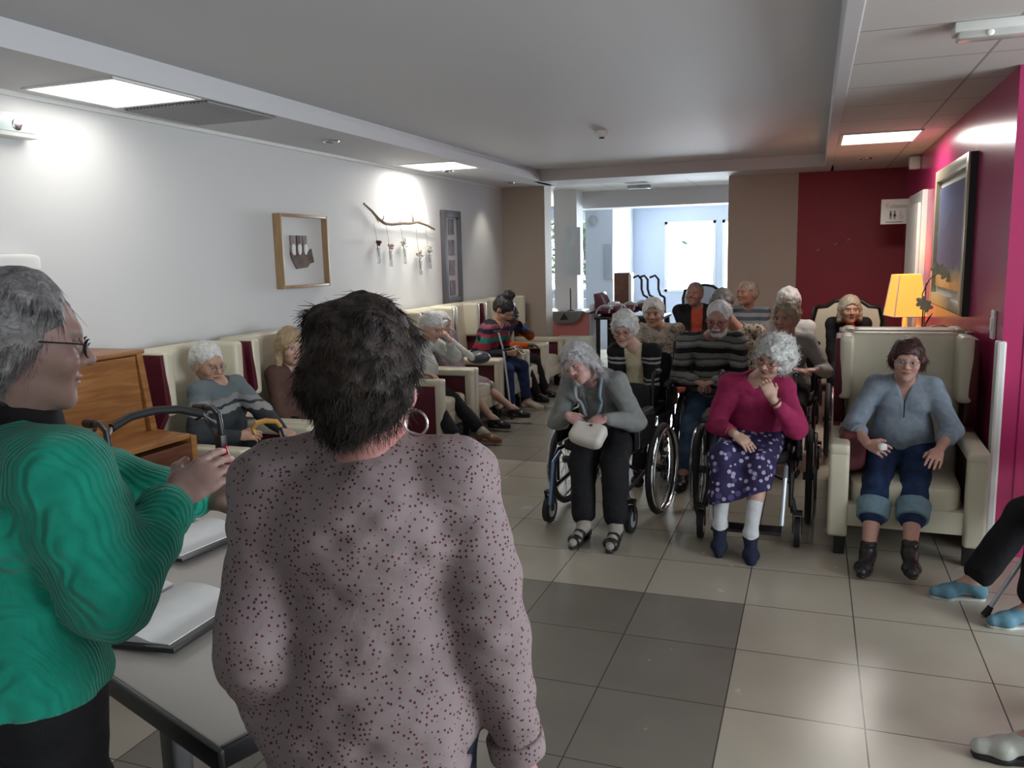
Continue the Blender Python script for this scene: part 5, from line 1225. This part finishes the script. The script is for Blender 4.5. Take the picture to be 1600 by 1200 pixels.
# 5 person in white sweater, hand to the face
person(dict(near=0, at=(-3.46, 6.92), face=-8, s=1.0, hz=.575, label='white-haired person in white sweater and black trousers, hand raised to the face', lean=6, head=(-8, 26, 0), headC=(-3.27, 6.90, 1.065), skin=PALE, belly=.05, wide=1.12, shoulder=.175, armr=1.2, lids=1.6,
    handR=(-3.22, 6.60, .675), poleR=(-.5, -.9, -.1), handL=(-3.13, 6.98, .93), poleL=(.2, .8, -.9), world=1, hdL=(-.35, -.35, .75), hnL=(.8, .1, .3), hdR=(1, 0, -.15), curlL=60, footR=(-2.84, 6.47, .09), footL=(-2.76, 6.86, .09), fdirR=(1, -.12, 0), fdirL=(1, 0, 0), kpoleR=(1, -.1, 1),
    hair=dict(kind='short', mat=Hm['white'], t=.005, line=.062), wear=[dict(kind='top', name='sweater', mat=K['whiteknit'], e=.022, sleeve=.85, low=.05, hem=.0, fold=.012), dict(kind='trousers', mat=K['black'], e=.016, end=.80, hemr=.055), dict(kind='socks', mat=K['beige_sock'], high=.16), dict(kind='shoes', mat=K['tan'], solemat=K['tan'])]))
# 6 person in patterned dress under a long white cloth
J6 = person(dict(near=0, at=(-3.50, 7.68), face=-8, s=.95, hz=.57, label='person in patterned dress with pale stockings and black shoes, half hidden by neighbour', lean=-6, head=(0, 8, 0), headC=(-3.50, 7.60, 1.02), skin=PALE, hosiery=(.55, (.40, .25, .19)), handR=(.30, -.14, .10), handL=(.32, .10, .10),
    footR=(-2.86, 7.42, .09), footL=(-2.74, 7.84, .09), worldF=1, fdirR=(1, 0, 0), fdirL=(1, .1, 0), hair=dict(kind='short', mat=Hm['silver'], t=.014),
    wear=[dict(kind='top', name='jacket', mat=K['dress6'], e=.018, hem=-.02), dict(kind='skirt', mat=K['dress6'], end=.12, e=.014), dict(kind='shoes', mat=K['blackleather'])]))
# 7 young woman with a bun, reading her phone
person(dict(near=0, at=(-3.40, 8.44), face=-12, s=1.0, ts=.93, hz=.575, label='young woman with black hair bun and multicoloured banded sweater looking at phone', lean=20, slump=.07, head=(-4, 46, 0), headC=(-3.12, 8.40, 1.125), skin=WARM, wide=1.1, bust=1.,
    handR=(-3.07, 8.30, .66), handL=(-3.04, 8.46, .66), poleR=(-.6, -.5, -.7), poleL=(-.6, .5, -.7), world=1, hdR=(.9, .25, .0), hdL=(.9, -.3, .0), hnR=(0, -.8, -.3), hnL=(0, .8, -.3), curlR=50, curlL=50, footR=(-3.00, 8.22, .09), footL=(-2.95, 8.60, .09), fdirR=(1, -.1, 0), fdirL=(1, .1, 0),
    hair=dict(kind='bun', mat=Hm['black'], t=.012, n=500, len=.03, flow='up', curl=1.6, rad=.0018), wear=[dict(kind='top', name='sweater', mat=K['bands7'], e=.028, sleeve=.9, hem=.0, low=.05, fold=.012), dict(kind='trousers', mat=K['denim'], e=.014, end=.82), dict(kind='shoes', mat=K['creamshoe'], top=.01)]))
# 8 person in blue and orange
person(dict(near=0, at=(-3.50, 9.24), face=-14, s=.95, hz=.56, label='person with dark skin and white-edged black headband, blue and orange top, cheek on hand', lean=10, slump=.06, head=(-8, 12, 8), headC=(-3.33, 9.18, .99), skin=DARK, brow=(.01, .01, .01), lip=(.09, .03, .03), handL=(-3.22, 9.30, .84), poleL=(.6, .7, -.6), hdL=(-.3, -.3, .8), hnL=(.6, .7, 0), handR=(-3.1, 9.08, .66), world=1,
    footL=(-3.0, 9.42, .09), footR=(-3.0, 9.12, .09), hair=dict(kind='short', mat=Hm['black'], t=.010, line=.06), wear=[dict(kind='top', name='top', mat=K['blueorange'], e=.022, hem=.0), dict(kind='trousers', mat=K['black'], e=.02), dict(kind='shoes', mat=K['blackleather'])]))
# 9 woman in grey cardigan, front wheelchair
J9 = person(dict(near=1, at=(-1.21, 5.13), face=-97, s=.96, hz=.60, label='woman with long grey hair and grey cardigan leaning sideways in front left wheelchair', lean=20, side=-5, slump=.07, head=(-8, 18, -30), headC=(-1.325, 4.84, 1.035), hs=1.05, skin=(.52, .30, .27), wide=1.12, bust=.9, belly=.02, shoulder=.175, armr=1.25,
    handR=(-1.37, 4.76, .725), handL=(-1.125, 4.72, .725), poleR=(-.4, -.6, -.8), poleL=(-.4, .6, -.8), world=1, hdR=(.85, -.35, -.35), hdL=(-.85, -.3, -.25), hnR=(-.1, -.6, .8), hnL=(.1, -.6, .8), curlR=55, curlL=55,
    footR=(-1.235, 4.60, .095), footL=(-1.045, 4.60, .095), fdirR=(-.2, -1, 0), fdirL=(.0, -1, 0), kpoleR=(1, -.1, 1), kpoleL=(1, .1, 1), legr=1.15,
    hair=dict(kind='long', mat=Hm['silver'], t=.014, low=-.105, lowx=.0, flare=.012, ears=False, line=.060, n=1800, len=.07, flow='down', curl=.35, rad=.0013, lift=.08, faceW=-.006),
    wear=[dict(kind='top', name='tshirt', mat=K['grey_top'], e=.010, sleeve=.2, hem=.0, neck='round', fold=.004), dict(kind='top', name='cardigan', mat=K['grey_card'], e=.022, sleeve=.93, hem=-.01, neck='v', open=.05, low=.03, fold=.009),
          dict(kind='trousers', mat=K['black'], e=.022, end=.80, hemr=.062, fold=.008), dict(kind='socks', mat=K['beige_sock'], high=.16), dict(kind='sandals', mat=K['blackleather'])]))
# 10 woman in raspberry sweater
J10 = person(dict(near=1, at=(-.30, 5.14), face=-93, s=.95, hz=.60, label='white-haired woman in raspberry sweater and floral skirt in wheelchair, hand on chin', lean=16, side=3, slump=.07, head=(-24, 14, 20), headC=(-.195, 4.86, 1.085), hs=1.03, skin=PALE, wide=1.16, bust=1.15, belly=.03, shoulder=.172, armr=1.2,
    handR=(-.395, 4.78, .655), poleR=(-.4, -.6, -.8), handL=(-.195, 4.74, .875), poleL=(.1, .55, -1), world=1, hdR=(.75, -.45, -.45), hnR=(.2, -.5, .8), hdL=(-.35, .12, .8), hnL=(.35, -.9, .1), curlL=55, curlR=18,
    footR=(-.455, 4.66, .15), footL=(-.285, 4.60, .135), fdirR=(.05, -1, -.45), fdirL=(.12, -1, -.50), kpoleR=(1, -.15, 1), kpoleL=(1, .0, 1),
    hair=dict(kind='curly', mat=Hm['white'], t=.026, line=.058, side=.006, n=2200, len=.03, flow='rand', curl=2.6, rad=.0014, noise=[(.010, (30, 30, 30)), (.006, (60, 60, 60))], ears=False), glasses=dict(mat=M['redmetal']),
    wear=[dict(kind='top', name='sweater', mat=K['rasp'], e=.022, sleeve=.62, hem=-.015, neck='v', vd=.06, low=.03, fold=.009), dict(kind='skirt', mat=K['floral'], end=.62, e=.018, r=.064, cutn=(.1, .35, -1), fold=.012), dict(kind='socks', mat=K['white_sock'], high=.24), dict(kind='shoes', mat=K['navyshoe'], top=.01)]))
# 11 woman in denim, front right armchair
J11 = person(dict(near=1, at=(.50, 5.16), face=-92, s=.94, hz=.575, label='smiling woman with auburn hair, blue blouse and rolled-up jeans in front right armchair', lean=4, slump=.03, head=(-4, 6, 3), headC=(.497, 4.98, 1.075), hs=1.0, skin=(.50, .28, .22), wide=1.10, bust=1.15, belly=.03, shoulder=.168, armr=1.1,
    handR=(.305, 4.83, .625), poleR=(-.5, -.7, -.6), handL=(.655, 4.82, .615), poleL=(-.5, .7, -.6), world=1, hdR=(.75, -.55, -.15), hnR=(-.5, -.6, .5), hdL=(-.3, -.8, -.4), hnL=(.1, -.5, .8), curlR=55, curlL=14, spread=1.15,
    footR=(.315, 4.58, .10), footL=(.50, 4.47, .10), fdirR=(-.25, -1, 0), fdirL=(.0, -1, 0), kpoleR=(1, -.2, 1), kpoleL=(1, .1, 1), legr=1.1,
    hair=dict(kind='short', mat=Hm['brownred'], t=.011, line=.050, side=.0, low=-.030, lowx=-.015, flare=-.010, ears=False, n=2500, len=.035, flow='down', curl=.8, rad=.0012, lift=.05), glasses=dict(mat=M['steel']),
    wear=[dict(kind='top', name='blouse', mat=K['chambray'], e=.018, sleeve=.40, hem=.02, neck='v', vd=.12, low=.04, fold=.008, cuff=1), dict(kind='trousers', name='jeans', mat=K['denim'], e=.016, end=.46, hemr=.060, turnup=.085, cuffmat=K['denimlite']), dict(kind='shoes', name='ankle_boots', mat=K['blackleather'], top=.055)]))
bo = J11; zp = MB(); 
for q in [bo['chest']+bo['fw']*.148+bo['u']*.015]: zp.tube([tuple(q), tuple(q-bo['u']*.10+bo['fw']*.004)], .0035, 6)
zp.build('zip', M['black'], J11['body'])
# 12 woman with white curls in black cardigan
J12 = person(dict(near=0, at=(-1.27, 6.42), face=-92, s=.95, hz=.60, label='white-haired woman with glasses, black cardigan with pale pattern, in wheelchair behind the front row', lean=14, slump=.06, ts=.93, head=(0, 14, 0), headC=(-1.34, 6.22, 1.115), skin=PALE, shoulder=.17, handL=(.28, .08, .12), handR=(.28, -.08, .12),
    hair=dict(kind='curly', mat=Hm['white'], t=.022, line=.056, ears=False, n=700, len=.03, flow='rand', curl=2.5, rad=.0018, noise=[(.010, (30, 30, 30))]), glasses=dict(mat=M['redmetal']),
    wear=[dict(kind='top', name='shirt', mat=K['cream_top'], e=.010, sleeve=.2, neck='round', hem=.0), dict(kind='top', name='cardigan', mat=K['card12'], e=.020, open=.055, neck='v', hem=.0), dict(kind='trousers', mat=K['black'], e=.014), dict(kind='shoes', mat=K['blackleather'])]))
def back(at, face, label, headC, s=.97, **kw):
    d = dict(near=0, at=at, face=face, s=s, hz=.575, label=label, headC=headC, handL=(.26, .06, .14), handR=(.26, -.06, .14), lean=3, ts=.94); d.update(kw); return person(d)
back((-1.32, 7.72), -90, 'woman with short white hair and cream printed blouse, arms crossed, third row', (-1.355, 7.52, 1.145), lean=8, ts=1.0, wide=1.25, shoulder=.185, armr=1.3, skin=WARM, head=(4, 4, 0), handL=(.26, -.10, .30), handR=(.24, .10, .27), hdL=(-.1, -1, .1), hdR=(-.1, 1, .1),
    hair=dict(kind='short', mat=Hm['white'], t=.016, line=.062, ears=False), wear=[dict(kind='top', name='blouse', mat=K['print13'], e=.024, fold=.012, neck='v', vd=.05), dict(kind='trousers', mat=K['black'], e=.014), dict(kind='shoes', mat=K['blackleather'])])
J14 = back((-1.24, 9.74), -88, 'man in open black jacket over red shirt, arms crossed, back row by window', (-1.265, 9.60, 1.215), skin=(.30, .16, .12), head=(-12, -4, 4), wide=1.4, shoulder=.215, armr=1.4, handL=(.28, -.13, .30), handR=(.25, .12, .26), hdL=(-.1, -1, .1), hdR=(-.1, 1, .1), s=1.03, ts=1.02,
    hair=dict(kind='short', mat=Hm['greydark'], t=.001, line=.078), wear=[dict(kind='top', name='shirt', mat=K['red_shirt'], e=.012, neck='v', vd=.04), dict(kind='top', name='jacket', mat=K['blackknit'], e=.028, open=.055, neck='v'), dict(kind='trousers', mat=K['navy'], e=.014), dict(kind='shoes', mat=K['blackleather'])])
person(dict(near=0, at=(-.72, 6.62), face=-92, s=1.04, ts=.98, hz=.585, label='bearded man with glasses and dark grey striped sweater, hands clasped, faded jeans', lean=10, slump=.05, head=(-6, 14, 0), headC=(-.655, 6.37, 1.185), hs=1.06, skin=(.36, .19, .15), wide=1.2, belly=.04, shoulder=.20, armr=1.2, world=1,
    handR=(-.81, 6.22, .735), handL=(-.66, 6.22, .735), poleR=(-.4, -.6, -.8), poleL=(-.4, .6, -.8), hdR=(.8, -.4, -.2), hdL=(-.8, -.4, -.2), curlR=45, curlL=45, footR=(-.84, 5.90, .09), footL=(-.62, 5.98, .09), fdirR=(-.1, -1, 0), fdirL=(.1, -1, 0), legr=1.15, hair=dict(kind='short', mat=Hm['white'], t=.006, line=.080, n=800, len=.02, flow='back', curl=.5, rad=.0014), glasses=dict(mat=M['redmetal'], w=1.4),
    wear=[dict(kind='top', name='sweater', mat=K['stripeman'], e=.026, fold=.010, hem=.04, low=.06, collar=.0), dict(kind='trousers', name='jeans', mat=K['jeans'], e=.016), dict(kind='shoes', mat=K['blackleather'])]))
J15 = bpy.data.objects[[o.name for o in bpy.data.objects if o.get('label', '').startswith('bearded')][0]]
def beard(body, hc, H, m):
    T = lambda x, y, z: hc+H@A(x, y, z)
    P_ = [ell(T(.055, 0, -.088), A(.048, .052, .040), H, .02), ell(T(.045, .045, -.062), A(.035, .022, .045), H, .02), ell(T(.045, -.045, -.062), A(.035, .022, .045), H, .02), cap(T(.098, .02, -.044), T(.098, -.02, -.044), .009, .009, .01)]
    mesh_obj('beard', *surf(P_, .0055, [ell(T(.105, 0, -.060), A(.02, .022, .007), H, .004)], [(.004, A(60, 60, 60))]), m, body)
hcl = A(*(((-.655+.72)*math.cos(math.radians(-92))+(6.37-6.62)*math.sin(math.radians(-92))), (-(-.655+.72)*math.sin(math.radians(-92))+(6.37-6.62)*math.cos(math.radians(-92))), 1.185))
beard(J15, hcl, rot_ypr(-6, 14, 0)*1.10, Hm['white'])
back((-.60, 7.78), -95, 'person with dark grey hair and swirl-printed beige top behind the bearded man', (-.765, 7.58, 1.215), side=-4, skin=WARM, wide=1.2, shoulder=.19, hair=dict(kind='curly', mat=Hm['greydark'], t=.020, line=.05, noise=[(.01, (30, 30, 30))]),
    wear=[dict(kind='top', name='blouse', mat=K['print16'], e=.028), dict(kind='trousers', mat=K['black'], e=.014), dict(kind='shoes', mat=K['blackleather'])])
J17 = back((-.66, 9.55), -96, 'elderly man in grey-blue striped polo shirt, back row before the beige wall', (-.675, 9.42, 1.235), skin=(.44, .22, .15), head=(-34, 0, 0), shoulder=.18, s=1.03, ts=1.02, hair=dict(kind='short', mat=Hm['ashbl'], t=.006, line=.068),
    wear=[dict(kind='top', name='polo_shirt', mat=K['polostripe'], e=.022, neck='v', vd=.03), dict(kind='trousers', mat=K['navy'], e=.014), dict(kind='shoes', mat=K['blackleather'])])
collar(J17, K['whiteknit'], .066, .03)
back((-.17, 6.98), -95, 'woman with curly ash-blond hair and loose grey top, right of the bearded man', (-.19, 6.74, 1.175), lean=8, skin=(.46, .25, .20), head=(-16, 8, 0), hz=.60, wide=1.05, bust=1., shoulder=.17, world=1, handR=(-.13, 6.60, .78), handL=(.05, 6.64, .78), poleR=(-.3, -.5, -.8), poleL=(-.3, .5, -.8), hdL=(-.9, -.2, 0), hdR=(.9, -.2, 0), worldF=0,
    hair=dict(kind='curly', mat=Hm['ashbl'], t=.016, top=.012, line=.074, ears=False, n=800, len=.03, flow='rand', curl=2.5, rad=.0018, noise=[(.012, (28, 28, 28))]), wear=[dict(kind='top', name='shirt', mat=K['yellow'], e=.010, neck='round', sleeve=.2), dict(kind='top', name='cardigan', mat=K['grey_lt'], e=.018, open=.04, neck='v', sleeve=.9), dict(kind='trousers', mat=K['black'], e=.016), dict(kind='shoes', mat=K['blackleather'])])
back((-.20, 8.42), -92, 'person with white curls and cream jacket, partly behind the ash-blond woman', (-.215, 8.28, 1.19), skin=WARM, wide=1.2, shoulder=.19, hair=dict(kind='curly', mat=Hm['white'], t=.024, line=.05, noise=[(.01, (30, 30, 30))]), wear=[dict(kind='top', name='jacket', mat=K['whiteknit'], e=.026, open=.02), dict(kind='trousers', mat=K['black'], e=.014), dict(kind='shoes', mat=K['blackleather'])])
J20 = back((.33, 8.70), -90, 'blonde woman with orange scarf in black carved armchair before red wall', (.335, 8.53, 1.11), hz=.585, skin=(.46, .28, .18), head=(8, 2, 0), hair=dict(kind='long', mat=Hm['ashbl'], t=.016, low=-.09, ears=False, line=.062),
    wear=[dict(kind='top', name='jacket', mat=K['blackknit'], e=.022, neck='v', vd=.06), dict(kind='trousers', mat=K['black'], e=.014), dict(kind='shoes', mat=K['blackleather'])])
mesh_obj('scarf', *surf([cap(J20['nb']+A(.03, .05, .03), J20['nb']+A(.03, -.05, .03), .065, .065, .03), cap(J20['nb']+A(.10, .0, -.01), J20['chest']+A(.13, .04, -.02), .03, .055, .03)], .008, [cap(J20['nb']+A(.02, 0, .05), J20['nb']+A(.03, 0, .2), .058, .06, .01)], [(.008, A(22, 22, 30))]), K['orange_scarf'], J20['body'])
# 21, 22 people at the right edge of the picture
person(dict(near=1, at=(1.36, 4.44), face=188, s=1.0, hz=.575, label='person at right edge in black trousers and light blue slip-on shoes', skin=PALE, head=(-10, 5, 0), handL=(.30, .20, .26), handR=(.30, -.16, .22), worldF=1, footR=(.765, 4.31, .09), footL=(.96, 4.05, .09), fdirR=(-1, -.12, 0), fdirL=(-1, -.25, 0), hair=dict(kind='short', mat=Hm['silver'], t=.014),
    wear=[dict(kind='top', name='blouse', mat=K['whiteprint'], e=.02), dict(kind='trousers', mat=K['black'], e=.022, end=.84, hemr=.060), dict(kind='shoes', mat=K['blueshoe'], open=1.25, solemat=K['paleshoe'])]))
person(dict(near=1, at=(1.32, 3.02), face=183, s=1.0, hz=.575, label='person at lower right corner, pale shoe with dark sole entering the picture', skin=PALE, head=(5, 5, 0), worldF=1, footR=(1.05, 3.25, .09), footL=(.745, 2.92, .10), fdirR=(-1, 0, 0), fdirL=(-1, -.05, 0), hair=dict(kind='short', mat=Hm['greydark'], t=.010),
    wear=[dict(kind='top', name='sweater', mat=K['brown'], e=.02), dict(kind='trousers', mat=K['black'], e=.02, end=.9), dict(kind='shoes', mat=K['paleshoe'], solemat=K['blackleather'], sole=.018, toe=.015)]))
# chairs under them
cx = make_chair('dark chair under the person in blue shoes at right edge', M['burgundy']); place(cx, (1.42, 4.44, 0), math.radians(188), 'burgundy chair under the person in light blue shoes')
armx = copy_tree(cx); place(armx, (1.38, 3.02, 0), math.radians(183), 'burgundy chair under the person with the pale shoe')
for i, (x, y, lb) in enumerate(((-1.32, 7.80, 'coral chair under the woman in cream printed blouse'), (-1.24, 9.80, 'coral chair under the man in black jacket'), (-.72, 6.70, 'coral chair under the bearded man'), (-.60, 7.86, 'coral chair under the person in swirl print'), (-.66, 9.62, 'coral chair under the man in striped polo'), (-.20, 8.50, 'coral chair under the person in cream jacket'))):
    o = ch0 if i == 0 else copy_tree(ch0); place(o, (x, y, 0), -PI/2, lb, 'chairs of the back rows')

# ------------------------------------------------------------ held and carried things
# white shoulder bag on the lap of woman 9
hb = mesh_obj('handbag', *surf([rbx(A(0, 0, 0), A(.075, .018, .040), rot_ypr(0, 0, 0), .028, .02), cap(A(-.06, 0, -.035), A(.06, 0, -.045), .030, .030, .03)], .006, [], [(.006, A(16, 16, 16))]), mat('white_bag', (.60, .56, .50), .45, bump=.1), None)
hb.location = (-1.22, 4.66, .635); hb.rotation_euler = (math.radians(-52), math.radians(8), math.radians(-8)); tag(hb, 'small white handbag on the lap of the woman in grey cardigan', 'bag')
MB().box((.03, -.01, .062), (.12, .03, .012), bev=.004).build('lining', mat('orange_lining', (.50, .12, .05), .6), hb); MB().ell((.01, -.048, .035), (.010, .006, .008)).build('button', M['black'], hb)
def strap(J, side, m, w_=.012):
    nb, u, fw, lf = J['nb'], J['u'], J['fw'], J['lf']
    return [tuple(nb-fw*.04+lf*.06*side+u*.03), tuple(nb+fw*.05+lf*.085*side+u*.01), tuple(nb+fw*.135+lf*.08*side-u*.08), tuple(J['chest']+fw*.155+lf*.07*side-u*.02), tuple(J['hip']+u*.18+fw*.20+lf*.04*side)]
def smoothp(P, it=2):
    P = [np.array(q) for q in P]
    for _ in range(it):
        Q = [P[0]]
        for a, b in zip(P[:-1], P[1:]): Q += [a*.75+b*.25, a*.25+b*.75]
        P = Q+[P[-1]]
    return [tuple(q) for q in P]
for sd_ in (1, -1): MB().tube(smoothp(strap(J9, sd_, None)), .010, 8).build('strap', mat('lanyard', (.20, .27, .33) if sd_ > 0 else (.30, .32, .33), .7), J9['body'])
# phone
ph = MB().box((0, 0, 0), (.14, .07, .009), bev=.003); ph = ph.build('phone', M['white_paint']); ph.location = (-2.95, 8.39, .685); ph.rotation_euler = (0, math.radians(35), -.2); tag(ph, 'white phone held by the young woman with the bun', 'phone')
MB().box((0, 0, .005), (.12, .06, .002)).build('display', mat('phone_glass', (.05, .06, .07), .1), ph)
# cane with curved wooden handle held by the old man
ca = MB(); ca.tube([(-2.98, 4.13, .70), (-2.90, 4.16, .40), (-2.82, 4.19, 0.0)], .010, 8); co = ca.build('walking_cane', M['black']); tag(co, 'walking cane with honey-coloured hooked handle held by the old man', 'cane')
MB().tube([(-3.10, 4.05, .665), (-3.115, 4.045, .70), (-3.09, 4.05, .735), (-3.05, 4.08, .745), (-3.0, 4.12, .735), (-2.98, 4.13, .70)], [.012, .015, .017, .017, .016, .012], 10).build('handle', mat('handle_wood', (.50, .27, .07), .3), co)
# crutches
def crutch(a, b, label, arm=True):
    a, b = A(*a), A(*b); d = nrm(b-a); t = MB().tube([tuple(a), tuple(b)], .010, 10).build('crutch', M['greyalu']); tag(t, label, 'crutch', 'grey metal crutches')
    MB().tube([tuple(a-d*.012), tuple(a+d*.04)], [.019, .013], 12).build('rubber_tip', M['rubber'], t); s_ = nrm(np.cross(d, (0, 1, 0)))
    MB().tube([tuple(b), tuple(b-s_*.10)], .014, 8).build('hand_grip', M['rubber'], t); MB().tube([tuple(b), tuple(b+d*.20+s_*.03)], .010, 8).build('upper_tube', M['greyalu'], t)
    MB().tube([tuple(b+d*.20+s_*.03+A(.045*math.cos(q), .045*math.sin(q), 0)) for q in np.linspace(.4, 5.6, 12)], .008, 6).build('arm_cuff', M['black'], t); return t
crutch((.79, 4.12, .014), (1.20, 4.28, .74), 'grey metal crutch leaning by the light blue shoes at right edge')
crutch((-2.92, 8.02, .014), (-3.02, 8.08, .72), 'grey metal crutch standing beside the young woman with the bun')
# long white cloth over person 6
cl_ = mesh_obj('white_cloth', *surf([cap(A(-3.42, 7.34, 1.00), A(-3.10, 7.42, .72), .020, .032, .02), cap(A(-3.40, 7.36, 1.02), A(-3.36, 7.40, 1.06), .03, .03, .02)], .006, [], [(.005, A(20, 20, 20))]), K['whiteknit'], None); tag(cl_, 'long white folded cloth lying over the person in patterned dress', 'cloth')
bg_ = mesh_obj('handbag', *surf([ell(A(0, 0, 0), A(.12, .10, .065), I3, .01)], .008, [], [(.008, A(14, 14, 14))]), mat('grey_bag_leather', (.07, .075, .085), .35), None); bg_.location = (-3.10, 7.60, .70); tag(bg_, 'dark grey handbag on the lap of the person in patterned dress', 'bag')
# small pale thing in the right hand of woman 11
tis = MB().puff((.375, 4.755, .63), (.045, .035, .04), .4, 3).build('tissue', M['paper']); tag(tis, 'crumpled tissue in the right hand of the woman in blue blouse', 'tissue')
bgx = mesh_obj('handbag', *surf([rbx(A(0, 0, 0), A(.04, .09, .08), I3, .03, .02)], .008, [], [(.008, A(14, 14, 14))]), mat('red_bag', (.10, .012, .018), .5), None); bgx.location = (.235, 5.02, .555); tag(bgx, 'dark red bag tucked beside the woman in blue blouse', 'bag')
# bracelets
for J, key in ((J10, 'L'), (J10, 'R')):
    a, e_, w_ = J['tgt'][key]; d = nrm(w_-e_); c = w_-d*.03; u_ = nrm(np.cross(d, (0, 0, 1))); v_ = np.cross(d, u_)
    MB().tube([tuple(c+u_*.031*math.cos(q)+v_*.031*math.sin(q)) for q in np.linspace(0, 2*PI, 16, endpoint=False)], .004, 6, closed=True).build('bracelet', M['redmetal'], J['body'])
